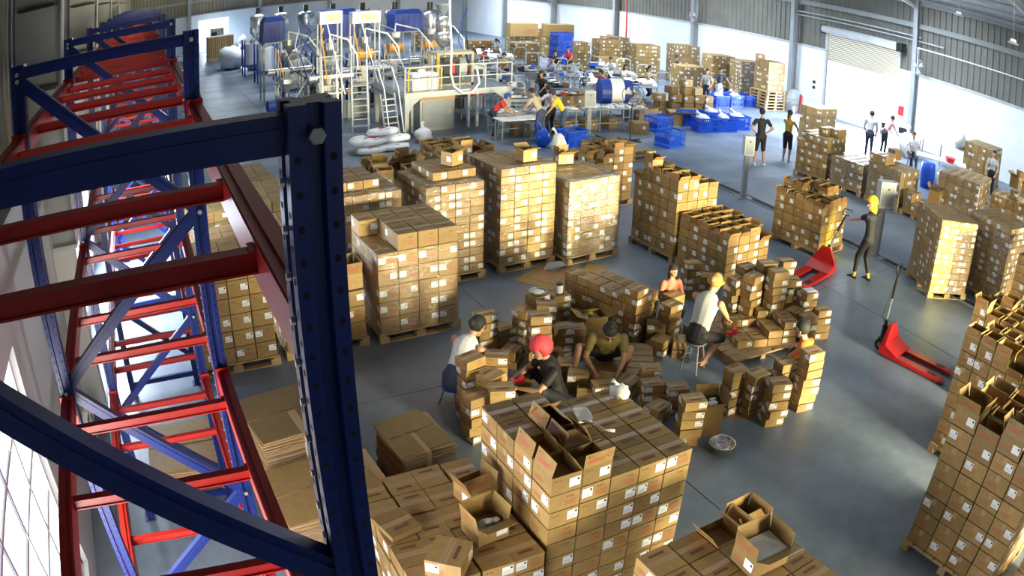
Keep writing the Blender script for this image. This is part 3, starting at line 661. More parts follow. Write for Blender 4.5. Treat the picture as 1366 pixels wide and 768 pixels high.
extra(2.50, 9.28, PT+3*.233+.002, 3, (.28, .34, .22), 'open carton on top of the half-hidden pallet by the upright', (100, 95, 90, 92), 1)
stack((.30, 11.4), 0, 4, 4, 4, (.29, .33, .2), 'x', load='low carton pallet just behind the plain rack-side pallet', seed=29, jr=1)
stack((1.70, 11.6), 0, 4, 4, 4, (.29, .33, .2), 'x', load='low carton pallet left of the wrapped row, nearest frame upright', seed=30, jr=1)
stack((.60, 13.5), A_(3), 4, 5, 4, (.29, .33, .2), 'x', load='low carton pallet deep behind the rack beams', seed=31, jr=1)
stack((2.05, 13.6), A_(-2), 4, 5, 4, (.29, .33, .2), 'x', load='low carton pallet beside the deep one behind rack beams', seed=32, jr=1)
stack((1.7, 16.0), A_(2), 4, 5, 3, (.29, .33, .2), 'x', load='farthest low carton pallet behind the rack beams', seed=33, jr=1)
# loose open cartons behind the wrapped row
def gopen(i, j, rr): return (rr.uniform(90, 160), rr.uniform(90, 160), rr.uniform(60, 150), rr.uniform(60, 150))
stack((8.95, 13.1), A_(4), 4, 4, {'d': 6, (0, 3): 4, (0, 2): 5, (1, 3): 5, (0, 0): 5, (3, 0): 7, (3, 1): 7, (2, 0): 7}, (.275, .28, .165), 'corner stack', open_cells='all', open_ang=gopen, seed=34, load='golden corner stack of open cartons behind the glaring wrapped pallet')
stack((7.55, 13.2), A_(-6), 4, 4, {'d': 4, (1, 2): 3, (2, 2): 5}, (.28, .28, .17), 'group left of corner stack', open_cells='all', open_ang=gopen, seed=35, pal=False, v0=0, jit=.02, jr=7, load='heap of open cartons left of the golden corner stack')
stack((6.35, 14.6), A_(8), 4, 4, {'d': 6, (0, 0): 5, (3, 3): 5, (1, 0): 7}, (.29, .32, .175), 'golden pile', open_cells='all', open_ang=gopen, seed=36, pal=False, v0=0, jit=.01, jr=3, load='heap of open golden cartons behind the tallest wrapped pallet')
stack((4.75, 14.6), A_(-5), 4, 4, {'d': 4, (0, 1): 5, (2, 2): 5, (3, 0): 5, (1, 0): 3}, (.33, .33, .2), 'heap before the machines', open_cells='all', open_ang=gopen, seed=37, pal=False, v0=0, jit=.03, jr=9, load='heap of open flap-topped cartons before the machines')
stack((3.35, 14.7), A_(6), 3, 3, {'d': 3, (1, 1): 4, (2, 0): 4}, (.36, .36, .2), 'heap beside the upright', open_cells='all', open_ang=gopen, seed=38, pal=False, v0=0, jit=.03, jr=10, load='small heap of open cartons beside the blue upright, far off')
extra(4.95, 11.25, 12*.138+PT+.004, 25, (.27, .25, .22), 'open pale carton standing on the tall wrapped pallet', (150, None, 160, 160), 2)
extra(6.12, 11.0, 12*.138+PT+.012, 4, (.27, .24, .20), 'open carton standing on the tallest wrapped pallet', (155, 150, 150, None), 0)
extra(7.2, 11.65, 10*.136+PT+.012, -8, (.30, .27, .18), 'open carton with raised flaps on the glaring wrapped pallet', (150, 80, 80, 150), 2)

# block of small cartons in the middle of the packing circle
SM = (.272, .215, .121)
stack((6.06, 7.62), A_(15), 2, 6, {'d': 6, (0, 0): 7, (1, 1): 6, (1, 5): 5}, (.255, .225, .120), 'middle carton block', noun='small carton', pal=False, v0=0, seed=40, jit=.008, jr=2)
def column(X, Y, n, rot, ph, seed):
    rr = random.Random(seed); c_, s_ = math.cos(A_(rot)), math.sin(A_(rot))
    for k in range(n):
        a = A_(rot+rr.uniform(-7, 7)); ca, sa = math.cos(a), math.sin(a)
        w_, d_, h_ = SM; ox, oy = rr.uniform(-.012, .012), rr.uniform(-.012, .012)
        x = X+ox-(ca*w_/2-sa*d_/2); y = Y+oy-(sa*w_/2+ca*d_/2)
        lb = f"small carton {'topmost' if k == n-1 else ORD[k]+' up'} in column {ph}" if k else f"small carton at the bottom of column {ph}"
        link('carton', closed_carton(w_, d_, h_, rr.choice((0, 1, 1, 3, 4, 3)), False), None, (x, y, k*h_), a, label=lb, category='carton', group='small cartons stacked around the packers')
for n_, (X, Y, n, rot, ph) in enumerate([
(3.28,6.95,7,8,'beside the blue stool'),
(3.66,7.10,6,-25,'in front of the white-topped woman'),
(3.40,6.70,6,20,'farther behind the golden corner'),
(3.39,6.41,6,-20,'nearest the golden stack corner'),
(3.16,6.57,5,5,'left of the golden stack corner'),
(4.16,8.38,5,0,'beyond the white-topped woman'),
(4.33,7.94,2,35,'low on the open floor patch'),
(4.95,8.38,6,10,'under the round tray'),
(4.89,8.07,6,-20,'right of the round tray'),
(4.52,7.59,7,-12,'tallest in the middle cluster'),
(5.51,8.74,4,0,'beside the clear jar'),
(5.00,7.82,4,-15,'low right in middle cluster'),
(4.69,8.28,5,25,'dark side of middle cluster'),
(4.43,8.35,3,0,'left edge of middle cluster'),
(5.30,7.95,3,-25,'touching the squatting worker'),
(4.77,7.02,2,-35,'behind the black-topped woman'),
(4.82,7.34,2,-35,'beside the black-topped woman'),
(6.40,7.57,3,-30,'leaning at the block corner'),
(6.31,7.31,2,25,'low before the carton block'),
(6.54,7.16,2,50,'tilted beside the steel stool'),
(7.97,8.67,5,-10,'behind the small girl'),
(8.23,8.59,3,-25,'right of the small girl'),
(8.03,7.48,8,-8,'left in the far cluster'),
(7.87,7.17,8,5,'front left of far cluster'),
(8.21,7.25,9,-15,'tallest of the far cluster'),
(8.14,6.92,9,-10,'front middle of far cluster'),
(8.84,7.40,8,-10,'back of the far cluster'),
(8.58,7.00,7,-12,'right end of far cluster'),
(8.72,6.73,6,-10,'topped by papers, right side'),
(8.44,6.73,4,10,'left of the papered column'),
(8.49,6.46,4,-10,'behind the orange-topped person'),
(8.90,6.52,4,-15,'outermost on the right side'),
(7.07,5.18,7,-12,'right of the orange-topped person'),
(6.92,5.48,5,-5,'before the orange-topped person'),
(6.46,5.15,5,-18,'front and nearest of the curve'),
(6.36,5.46,5,-5,'middle of the front curve'),
(6.18,5.65,5,-3,'left of the front curve'),
(5.25,5.39,5,-20,'beside the waste carton'),
(5.54,6.01,3,-15,'second from the waste carton'),
(5.33,6.23,3,-20,'close behind the tall foreground stack'),
(5.53,6.54,3,-22,'farthest past the tall foreground stack'),
(5.21,5.92,2,15,'low past the tall foreground stack'),
(5.26,6.58,2,25,'beside the white bag'),
(4.91,6.66,2,-12,'behind the white bag'),
    (6.62, 7.55, 5, 14, 'right front of the carton block'),
    (6.86, 7.78, 5, 14, 'beside the small girl'),
    (7.78, 7.40, 7, -4, 'leftmost and dark in far cluster'),
    ]): column(X, Y, n, rot, ph, 100+n_)
# low work platform with sealed cartons around the grey-topped woman
wp = thing('work_platform', 'low wooden work platform of planks beside the grey-topped woman', 'platform', (6.95, 6.42, 0), A_(-3))
part('frame', MB().box(0, .05, 0, .09, 1.25, .10, 'wood').box(.55, .05, 0, .64, 1.25, .10, 'wood').box(1.15, .05, 0, 1.24, 1.25, .10, 'wood'), wp)
pk = MB().box(0, 0, .10, 1.28, .145, .125, 'wood').mesh('plank')
for i in range(8): part('plank', pk, wp, (0, i*.16, 0))
def wpl(i, j, k, n, op): return f"small carton on the work platform, {ORD[k]} layer, {ORF[i]} across, {ORF[j]} back"
stack((7.22, 6.68), A_(-18), 4, 3, {'d': 2, (0, 0): 1, (0, 1): 1, (1, 1): 1, (1, 0): 1, (3, 0): 3, (3, 1): 3, (2, 2): 3, (3, 2): 2}, (.25, .215, .118), 'work platform', pal=False, v0=.127, seed=41, labfn=wpl, group='cartons on the work platform', shell=False)

# ------------------------------------------------------------------ electric posts, pallet jacks, crates, floor things
def post(x, y, h, lab, bx_=.26, bh=.42):
    t = thing('electric_post', lab, 'post', (x, y, 0), A_(-25))
    part('base_plate', MB().box(-.2, -.2, 0, .2, .2, .015, 'steel').box(-.09, -.09, .015, .09, .09, .03, 'steel'), t)
    part('pole', MB().box(-.06, -.06, .015, .06, .06, h, 'greypaint'), t)
    b = part('switch_box', MB().box(-bx_/2, -.16, h-.05, bx_/2, .04, h+bh, 'palegrey').box(-bx_/2-.01, -.17, h+bh, bx_/2+.01, .05, h+bh+.012, 'palegrey'), t)
    part('door_panel', MB().box(-bx_/2+.03, -.168, h, bx_/2-.03, -.16, h+bh-.05, 'greypaint'), b)
    part('switch', MB().tube([(0, -.168, h+bh*.72), (0, -.18, h+bh*.72)], .02, 'black'), b)
post(13.13, 12.68, 1.12, 'grey steel post with a switch box between the middle stacks')
post(13.20, 8.45, 1.15, 'grey steel post with switch box behind the yellow-hooded woman', .40, .50)
post(13.12, 19.55, .95, 'grey steel post with switch box before the packing tables', .32, .46)

def jack(x, y, rz, hang, lab):
    """pallet jack: forks run along +y from the pump end at the origin"""
    t = thing('pallet_jack', lab, 'pallet jack', (x, y, 0), rz)
    for s_ in (-1, 1):
        f = MB(); x0, x1 = s_*.11, s_*.27; a, b = min(x0, x1), max(x0, x1)
        f.add([(a, .0, .09), (b, .0, .09), (b, 1.10, .085), (a, 1.10, .085), (a+.035, 1.20, .05), (b-.035, 1.20, .05), (a, 0, .03), (b, 0, .03), (b, 1.1, .03), (a, 1.1, .03)],
              [(0, 1, 2, 3), (3, 2, 5, 4), (0, 6, 7, 1), (1, 7, 8, 2), (2, 8, 5), (3, 4, 9), (0, 3, 9, 6), (4, 5, 8, 9)], 'jackred')
        fo = part('fork', f, t)
        part('load_roller', MB().tube([((a+b)/2-.03, .95, .037), ((a+b)/2+.03, .95, .037)], .037, 'black', 10), fo)
        part('slot', MB().box(a+.04, .86, .089, b-.04, 1.02, .092, 'black'), fo)
    body = MB()
    body.add([(-.27, 0, .05), (.27, 0, .05), (.27, 0, .20), (.09, -.03, .48), (-.09, -.03, .48), (-.27, 0, .20), (-.27, -.10, .05), (.27, -.10, .05), (.27, -.10, .16), (.09, -.09, .48), (-.09, -.09, .48), (-.27, -.10, .16)],
             [(5, 4, 3, 2, 1, 0), (6, 7, 8, 9, 10, 11), (0, 1, 7, 6), (1, 2, 8, 7), (2, 3, 9, 8), (3, 4, 10, 9), (4, 5, 11, 10), (5, 0, 6, 11)], 'jackred')
    body.add([(-.27, 0, .20), (.27, 0, .20), (.27, .26, .095), (-.27, .26, .095), (.27, 0, .09), (-.27, 0, .09)], [(0, 1, 2, 3), (1, 4, 2), (0, 3, 5), (3, 2, 4, 5)], 'jackred')
    bd = part('body', body, t)
    part('data_plate', MB().box(-.05, -.105, .22, .05, -.095, .34, 'yellow'), bd)
    pu = part('pump', MB().tube([(0, -.19, .13), (0, -.19, .40)], .05, 'black', 10).tube([(0, -.19, .40), (0, -.19, .50)], .03, 'black', 8).box(-.07, -.25, .12, .07, -.10, .19, 'black'), t)
    for s_ in (-1, 1): part('wheel', MB().tube([(s_*.045, -.19, .09), (s_*.095, -.19, .09)], .09, 'black', 14).tube([(s_*.096, -.19, .09), (s_*.10, -.19, .09)], .04, 'steel', 8), pu)
    a = hang; L = .82
    p0 = Vector((0, -.20, .44)); p1 = p0+Vector((0, -math.sin(a), math.cos(a)))*L
    part('tiller', MB().tube([p0, p0+(p1-p0)*.5], .020, 'steel', 8).tube([p0+(p1-p0)*.5, p1], .022, 'black', 8), t)
    d = (p1-p0).normalized(); e = p1+d*.16; xx = Vector((.11, 0, 0))
    part('handle', MB().tube([p1, p1+xx*.7+d*.03, p1+xx+d*.08, e+xx*.8, e, e-xx*.8, p1-xx+d*.08, p1-xx*.7+d*.03, p1], .013, 'black', 6), t)
    part('hose', MB().tube([p0+Vector((.03, 0, 0)), p0+Vector((.07, -.06, .1)), p1], .005, 'black', 5), t)
jack(9.65, 5.48, A_(-172), A_(-3), 'red pallet jack standing alone with its tiller upright')
jack(11.20, 8.40, A_(103), A_(50), 'bright red pallet jack held by the yellow-hooded woman')

def crate_mesh(w_=.62, d_=.44, h_=.36):
    m = MB()
    m.box(0, 0, 0, w_, d_, .012, 'bluecrate')
    for z0, z1 in ((.012, .06), (h_*.42, h_*.50), (h_-.05, h_)):
        m.box(0, 0, z0, w_, .012, z1, 'bluecrate').box(0, d_-.012, z0, w_, d_, z1, 'bluecrate').box(0, .012, z0, .012, d_-.012, z1, 'bluecrate').box(w_-.012, .012, z0, w_, d_-.012, z1, 'bluecrate')
    n = 10
    for i in range(n+1):
        x = (w_-.034)*i/n; m.box(x, 0, .05, x+.034, .010, h_-.04, 'bluecrate').box(x, d_-.010, .05, x+.034, d_, h_-.04, 'bluecrate')
    for i in range(8):
        y = (d_-.012)*i/7; m.box(0, y, .05, .010, y+.012, h_-.04, 'bluecrate').box(w_-.010, y, .05, w_, y+.012, h_-.04, 'bluecrate')
    m.box(.012, .02, h_*.25, .016, d_-.02, h_*.6, 'bluecrate').box(w_*.3, .0101, h_*.2, w_*.7, .014, h_*.75, 'bluecrate')
    for a, b in ((-.015, -.015), (-.015, d_-.01), ): m.box(a, b, h_-.02, w_+.015, b+.025, h_, 'bluecrate')
    return m.mesh('basket')
crm = crate_mesh(.80, .56, .50)
rim = MB().box(-.005, -.02, .46, .82, -.0, .505, 'bluecrate').mesh('rim')
CR_ = [(14.45, 17.25, 0, 12, 'nearest blue crate on the floor beside the standing fan'), (15.55, 19.25, 0, 8, 'blue crate second nearest behind the foremost crate'),
 (17.15, 18.95, 0, -12, 'blue crate with white bags, left of the crate group'), (18.05, 18.90, 0, -8, 'blue crate in the middle of the crate group'), (18.35, 19.85, 0, -5, 'blue crate behind the middle of the crate group'),
 (18.90, 19.10, 0, -10, 'blue crate with a bag at the right of the group'), (17.30, 19.9, 0, -8, 'blue crate at the rear left of the group'),
 (21.6, 22.9, 0, 0, 'blue crate along the wall beside the boy in navy'), (22.55, 22.95, 0, 3, 'second blue crate along the wall right of the boy'), (23.5, 23.0, 0, 0, 'blue crate along the wall nearest the pallet pile'), (20.6, 23.1, 0, 0, 'blue crate along the wall left of the boy'),
 (22.6, 23.7, 0, 0, 'blue crate in the rear row along the wall'), (11.45, 18.05, 0, 10, 'blue crate at the feet of the yellow-shirted packer')]
for x, y, z, r, lab in CR_:
    t = thing('blue_crate', lab, 'crate', (x, y, z), A_(r), 'blue plastic crates on the floor'); part('basket', crm, t); part('rim', rim, t)
def bag(x, y, z, sx, sy, sz, lab, k='whitebag', cat='bag', seed=1, name='plastic_bag', jit=.22):
    rr = random.Random(seed); m = MB(); m.ball((0, 0, sz), 1, k, 12, 8, None, (sx, sy, sz), jit, rr)
    m.tube([(sx*.3, 0, sz*1.8), (sx*.5, sy*.2, sz*2.3), (sx*.9, sy*.1, sz*2.5)], .03, k, 6, None, [sx*.25, sx*.12, sx*.3])
    one(name, m, lab, cat, (x, y, z), rnd.uniform(0, 3), smooth=True)
for i, (x, y, lab) in enumerate(((17.5, 19.2, 'white bag in the left crate of the group'), (18.5, 19.2, 'white bag heaped in the middle crate'), (19.35, 19.4, 'white bag spilling from the right crate'), (18.75, 20.1, 'white bag in the crate behind the middle'), (22.0, 23.2, 'white bag in the crate beside the boy'), (23.0, 23.2, 'white bag in the second wall crate'))):
    bag(x, y, .30, .26, .2, .14, lab, seed=i)
bag(10.85, 17.6, 0, .20, .18, .30, 'white plastic bag standing behind the tallest wrapped pallet', seed=9)
bag(10.95, 18.6, 0, .20, .20, .28, 'blue sack standing by the packers', 'bluecrate', 'sack', 10, 'blue_sack')
bag(3.50, 4.50, 1.58, .085, .075, .065, 'knotted white plastic bag on the tall foreground stack', seed=12)
pp = MB()
for i in range(7):
    a = rnd.uniform(0, 1)
    pp.add([(x, y, .003+.004*i+rnd.uniform(0, .02)) for x, y in ((0, 0), (.11, -.01), (.12, .08), (.11, .17), (0, .18), (-.01, .09))], [(0, 1, 2, 3, 4, 5)], 'paper')
pp.box(0, 0, 0, .11, .17, .02, 'paper')
one('plastic_packet', pp, 'clear packet with printed sheet on the tall foreground stack', 'packet', (2.98, 4.32, 1.583), A_(-15))
one('crumpled_wrap', MB().tube([(0, 0, .02), (.05, -.08, .03), (.07, -.18, .02), (.13, -.24, .03)], .01, 'whitebag', 6, None, [.012, .006, .009, .014]), 'twisted strip of white wrap on the tall foreground stack', 'wrap', (3.02, 4.30, 1.583), 0, smooth=True)
# floor litter and small containers of the packing circle
one('cardboard_sheet', MB().box(0, 0, 0, 1.05, .72, .006, 'card').box(.2, .1, .006, .95, .62, .012, 'card_in'), 'flattened brown cardboard sheet before the wrapped pallets', 'cardboard', (6.03, 9.78, .001), A_(28))
one('cardboard_sheet', MB().box(0, 0, 0, .55, .35, .006, 'card'), 'torn cardboard piece right of the flattened sheet', 'cardboard', (7.0, 9.9, .008), A_(40))
one('cardboard_sheet', MB().box(0, 0, 0, .62, .45, .006, 'card'), 'cardboard piece on floor left of the front curve', 'cardboard', (5.75, 5.78, .001), A_(-42))
wsp = MB()
for i in range(4): wsp.add([(0, 0, .01+.02*i), (.3, -.05, .05), (.42, .16, .01+.01*i), (.16, .26, .06), (-.06, .17, .01)], [(0, 1, 2, 3, 4)], 'paper')
one('paper_litter', wsp, 'crumpled white paper on the floor beside the wrapped pallets', 'paper', (6.45, 10.45, .002), A_(20))
tr = thing('round_tray', 'shiny round steel tray on top of the packed cartons', 'tray', (4.95, 8.38, 6*SM[2]))
part('dish', MB().lathe([(.02, .0), (.10, .002), (.125, .03), (.13, .03), (.104, .006), (.02, .006)], 'stainless', 20), tr); part('contents', MB().ball((0, 0, .015), .09, 'clear', 12, 6, None, (1, 1, .2), .1, rnd), tr, smooth=True)
jr_ = thing('jar', 'clear plastic jar on a column of small cartons', 'jar', (5.51, 8.74, 4*SM[2])); part('body', MB().lathe([(.05, 0), (.055, .01), (.055, .10), (.045, .12)], 'clear', 14), jr_); part('lid', MB().lathe([(.047, .12), (.047, .145)], 'black', 14), jr_)
gc = extra(5.50, 8.00, 0, -12, (.33, .30, .38), 'open dark carton holding a round tin beside the squatting worker', (150, None, 160, 165), 4)
one('round_tin', MB().lathe([(.10, 0), (.12, .02), (.12, .045), (.02, .05)], 'stainless', 18).ball((0, 0, .07), .04, 'yellow'), 'round tin with yellow cap on the open dark carton', 'tin', (5.66, 8.13, .30))
wc = extra(5.42, 5.42, 0, -25, (.30, .28, .40), 'open waste carton in front of the curve of columns', (140, 100, 120, 125), 4)
wm = MB()
for k in range(9): wm.ball((.15+rnd.uniform(-.08, .08), .13+rnd.uniform(-.07, .07), .34+rnd.uniform(0, .08)), .05, ('white', 'black', 'label', 'bluecover')[k % 4], 7, 5, None, (1, .7, .6), .2, rnd)
one('waste', wm, 'mixed white and dark waste filling the open waste carton', 'waste', (5.42, 5.42, .0), A_(-25), smooth=True)
bw = thing('steel_bowl', 'round steel basin covered with film on the floor by the waste carton', 'bowl', (5.48, 5.02, 0))
part('basin', MB().lathe([(.09, 0), (.13, .03), (.155, .12), (.165, .125), (.16, .13), (.145, .12), (.12, .04), (.05, .02)], 'stainless', 22), bw, smooth=True)
part('film_cover', MB().ball((0, 0, .12), .15, 'film', 14, 7, None, (1, 1, .3), .05, rnd), bw, smooth=True)
one('paper_stack', MB().box(0, 0, 0, .2, .15, .01, 'paper').box(.02, .02, .01, .19, .14, .015, 'label'), 'white papers on the column right of the far cluster', 'paper', (8.62, 6.66, 6*SM[2]+.002), A_(-12))
# flattened cardboard bales beside and under the rack
def bale(x, y, rz, w_, d_, n, h, lab, wrap=True, seed=1):
    rr = random.Random(seed); t = thing('cardboard_bale', lab, 'cardboard bale', (x, y, 0), rz)
    pallet(t, w_, d_)
    th = h/n; sh = None
    for i in range(n):
        sh = MB().box(0, 0, 0, w_-.04, d_-.04, th*.74, 'card_edge').mesh('flat_carton') if sh is None else sh
        part('flat_carton', sh, t, (.02+rr.uniform(-.02, .02), .02+rr.uniform(-.02, .02), PT+i*th), A_(rr.uniform(-1.5, 1.5)))
    z = PT+h
    tb = part('flat_carton', MB().box(0, 0, 0, w_*.9, d_*.46, .006, 'card').box(0, d_*.5, 0, w_*.9, d_*.96, .006, 'card').box(w_*.28, d_*.46, 0, w_*.34, d_*.5, .006, 'card'), t, (.03, .02, z+.002), A_(4))
    if wrap:
        part('tape_strip', MB().box(w_*.42, -.012, z-.5*h, w_*.50, -.006, z+.008, 'card_edge').box(w_*.42, -.01, z+.009, w_*.50, d_*.5, z+.013, 'card_edge'), t)
        m = MB(); vs = []; q = 24
        for k in range(q+1):
            for s_ in range(5): vs.append((-.02+(w_+.02)*k/q, -.016+rr.uniform(-.01, .01), PT+h*.25+h*.7*s_/4))
        m.add(vs, [(k*5+s_, (k+1)*5+s_, (k+1)*5+s_+1, k*5+s_+1) for k in range(q) for s_ in range(4)], 'film'); part('stretch_film', m, t, smooth=True)
    return t
bale(.66, 6.02, A_(6), 1.05, .92, 40, .76, 'tall bale of flattened cartons right of the rack, taped and wrapped', True, 1)
bale(.62, 5.0, A_(4), 1.1, .90, 30, .56, 'nearer bale of flattened cartons behind the blue upright', True, 4)
one('white_sheet', MB().box(0, 0, 0, .36, .004, .26, 'paper'), 'white sheet stuck on the front of the tall carton bale', 'paper', (1.10, 6.03, .58), A_(6))
bale(-.62, 6.75, A_(-6), .95, 1.0, 10, .16, 'low pallet of flattened cartons beneath the rack', False, 2)
bale(1.98, 5.75, A_(4), .62, .72, 26, .45, 'small film-tied bale of flat cartons right of blue upright', True, 3)
# empty pallets behind the wrapped row, pile of pallets at the wall
for k, lab in enumerate(('lower wooden pallet behind the corner stack', 'upper wooden pallet behind the corner stack')): pallet(None, 1.2, 1.1, (11.85, 16.25, k*.14), A_(6), lab)
for k in range(6): pallet(None, 1.25, 1.1, (24.0+.02*k, 22.3, k*.137), A_(-4+k), f"wooden pallet in the pile at the far wall, {ORD[k]} from below", 'pile of pallets at the wall')
stack((24.3, 22.5), A_(-6), 3, 3, {'d': 5, (0, 2): 6}, (.33, .33, .26), 'x', load='tan red-dotted carton load standing on the pallet pile', pal=False, v0=6*.137+.002, seed=50)
# things near the wall
one('pink_chair', MB().box(0, 0, .4, .4, .4, .44, 'redplastic').box(0, .36, .44, .4, .4, .85, 'redplastic').box(0, 0, 0, .05, .05, .4, 'redplastic').box(.35, 0, 0, .4, .05, .4, 'redplastic').box(0, .35, 0, .05, .4, .4, 'redplastic').box(.35, .35, 0, .4, .4, .4, 'redplastic'), 'red plastic chair by the wall behind the tall right stack', 'chair', (25.9, 21.3, 0), 1)
one('wrapped_bundle', MB().ball((0, 0, .5), .5, 'palegrey', 10, 7, None, (1.1, .8, 1), .08, rnd).box(-.5, -.4, 0, .5, .4, .3, 'palegrey'), 'pale wrapped bundle at the wall beside the column', 'bundle', (25.9, 22.3, 0), 0, smooth=False)

# ------------------------------------------------------------------ right-hand background loads
LB = 'x'
def load(x, y, rz, nu, nv, h, dims, lab, seed): stack((x, y), A_(rz), nu, nv, h, dims, LB, load=lab, seed=seed, far=True, jr=1)
load(16.75, 12.95, 8, 4, 4, {'d': 5, (0, 0): 5, (2, 0): 6, (1, 1): 6, (2, 1): 6, (3, 0): 6, (0, 3): 4}, (.28, .27, .23), 'tall tan carton pallet right of the woman in yellow', 60)
load(16.85, 11.68, 4, 4, 4, 3, (.30, .28, .25), 'low film-topped carton pallet right of the tall tan one', 61)
load(16.92, 10.35, 2, 4, 4, {'d': 4, (0, 3): 5, (0, 2): 5, (0, 1): 4, (1, 3): 5, (1, 2): 5}, (.28, .285, .24), 'film-wrapped carton pallet behind the woman with switch box before it', 62)
load(16.95, 9.35, 0, 4, 3, {'d': 1, (0, 2): 2, (1, 2): 2}, (.27, .28, .25), 'very low carton pallet between the post and wrapped pallets', 63)
load(18.45, 8.45, 12, 4, 5, 5, (.27, .27, .225), 'film-covered tan carton pallet behind the yellow-lit pallet', 64)
load(19.9, 7.2, 8, 4, 5, {'d': 3, (1, 2): 4, (0, 4): 3}, (.28, .28, .26), 'stepped carton pallet behind the dark wrapped pallet', 65)
load(21.0, 9.5, 10, 4, 4, 3, (.28, .28, .25), 'dark carton stack below the white work table', 66)
load(23.9, 10.6, 8, 5, 4, 5, (.30, .30, .27), 'dotted carton stack against the bright right wall', 67)
load(20.8, 16.6, 5, 4, 3, 4, (.30, .30, .30), 'dark carton stack behind the tall tan pallet', 68)
load(25.0, 8.0, 5, 3, 4, 3, (.4, .35, .3), 'brown boxes at the right wall near the frame edge', 69)
load(22.3, 6.6, 6, 3, 4, 3, (.33, .33, .3), 'carton stack at the right frame edge below the wall', 70)
for i, (x, y, r, lab) in enumerate(((19.6, 6.9, 10, 'tan box standing on the stepped carton pallet'), (20.1, 7.6, -10, 'dark box on the stepped carton pallet'))): extra(x+.2, y+.3, PT+3*.26+.27, r, (.36, .36, .34), lab, (90, 150, 150, 90), 0)
extra(17.5, 11.1, PT+4*.24, 14, (.36, .28, .22), 'small tan box on the pallet with the switch box', None, 4)
extra(17.95, 11.3, PT+4*.24, -8, (.34, .30, .30), 'larger tan box at the back of the same pallet', None, 4)
extra(17.9, 9.5, PT+.25, 20, (.4, .35, .35), 'open flapped box on the very low carton pallet', (150, 120, 150, 150), 0)
def table(x, y, rz, w_, d_, h_, lab, top='paper', legs='steel', grp=None, under=True):
    t = thing('work_table', lab, 'table', (x, y, 0), rz, grp)
    part('tabletop', MB().box(0, 0, h_-.04, w_, d_, h_, top), t)
    for a in (.03, w_-.07):
        for b in (.03, d_-.07): part('leg', MB().box(a, b, 0, a+.04, b+.04, h_-.04, legs), t)
    if under: part('lower_shelf', MB().box(.05, .05, .18, w_-.05, d_-.05, .20, legs), t)
    return t
table(21.5, 12.6, A_(-60), 1.9, .8, .80, 'white-topped work table at the foot of the right wall')
table(24.0, 16.2, A_(-70), 2.0, .8, .80, 'white-topped table with black crates by the roller door')
table(24.9, 13.5, A_(-60), 1.6, .8, .85, 'far white table with brown boxes on it below the bright wall')
for i, (x, y, lab) in enumerate(((24.3, 15.7, 'black crate left on the table by the roller door'), (24.55, 15.0, 'black crate right on the table by the roller door'))): one('black_crate', MB().box(0, 0, 0, .5, .35, .22, 'black').box(.02, .02, .22, .48, .33, .23, 'label'), lab, 'crate', (x, y, .802), .4)
one('white_sack', MB().ball((0, 0, .3), .3, 'whitebag', 10, 7, None, (1, 1, 1), .15, rnd), 'bulging white sack on the far white table', 'sack', (25.4, 12.9, .85), 0, smooth=True)
one('blue_barrel', MB().lathe([(.24, 0), (.27, .3), (.27, .5), (.24, .8), (.2, .82)], 'bluecrate', 16), 'blue plastic barrel beside the white work table', 'barrel', (20.9, 11.7, 0), smooth=True)
one('white_bin', MB().lathe([(.22, 0), (.30, .75), (.31, .78), (.28, .76)], 'white', 16), 'tall white bin below the white work table', 'bin', (20.2, 10.6, 0), smooth=True)
one('red_basket', MB().lathe([(.15, 0), (.2, .16), (.18, .15)], 'redplastic', 14), 'red basket on the white work table', 'basket', (22.3, 11.6, .805))
bag(24.3, 14.7, 0, .4, .4, .45, 'large white bag beside the far white table', seed=21)
extra(25.3, 13.0, .852, -50, (.8, .4, .35), 'long brown box on the far white table', None, 4)

# ------------------------------------------------------------------ far carton rows along the right wall
FD = (.33, .36, .20)
for i, (x, y, n, lab) in enumerate(((20.6, 33.0, 7, 'leftmost wrapped carton stack of the far row'), (22.2, 32.4, 8, 'second wrapped carton stack of the far row'), (22.9, 30.2, 8, 'brown carton stack in the middle of the far row'), (24.3, 28.8, 9, 'tallest film-wrapped stack of the far row'), (25.0, 26.9, 8, 'white-wrapped stack right of the tallest far stack'), (25.3, 25.2, 8, 'film-wrapped stack at the right end of the far row'),
                                    (18.6, 34.6, 6, 'far wrapped stack behind the blue crate tower'), (17.0, 36.6, 6, 'far wrapped stack left of the blue crate tower'), (20.3, 29.6, 5, 'lower pale carton stack before the far row'), (21.9, 25.6, 6, 'lower white-labelled carton stack behind the women'))):
    load(x, y, -12, 4, 3, n, FD, lab, 80+i)
rr = random.Random(5)
for i in range(5):
    for j in range(5-abs(i-2)):
        extra(17.55+i*.44+rr.uniform(-.05, .05), 21.6-.15*i+rr.uniform(-.05, .05), j*.29, rr.uniform(-14, 14), (.40, .36, .28), f"tan open-side carton in the loose pile, {ORF[i]} column, {ORD[j]} up", None, 4 if j % 2 else 1)
extra(16.1, 20.9, .0, 10, (1.0, .6, .42), 'long brown carton left of the loose pile', (160, 150, None, None), 4); extra(17.0, 20.1, .0, -18, (.8, .5, .38), 'flat brown carton before the loose pile', (150, 160, None, None), 4); extra(18.0, 20.7, 0, -15, (.7, .5, .42), 'brown carton at the right foot of the loose pile', None, 4)
for i, (x, y) in enumerate(((20.9, 39.5), (22.8, 38.6))): extra(x, y, 1.243, -8, (1.7, .9, .8), ('left', 'right')[i]+' long brown box high at the far packing end', None, 4)
for i, (x, y) in enumerate(((20.9, 39.5), (22.8, 38.6))): load(x, y+.1, -8, 4, 2, 5, (.4, .4, .22), ('left', 'right')[i]+' pallet under the long brown box at the far end', 95+i)
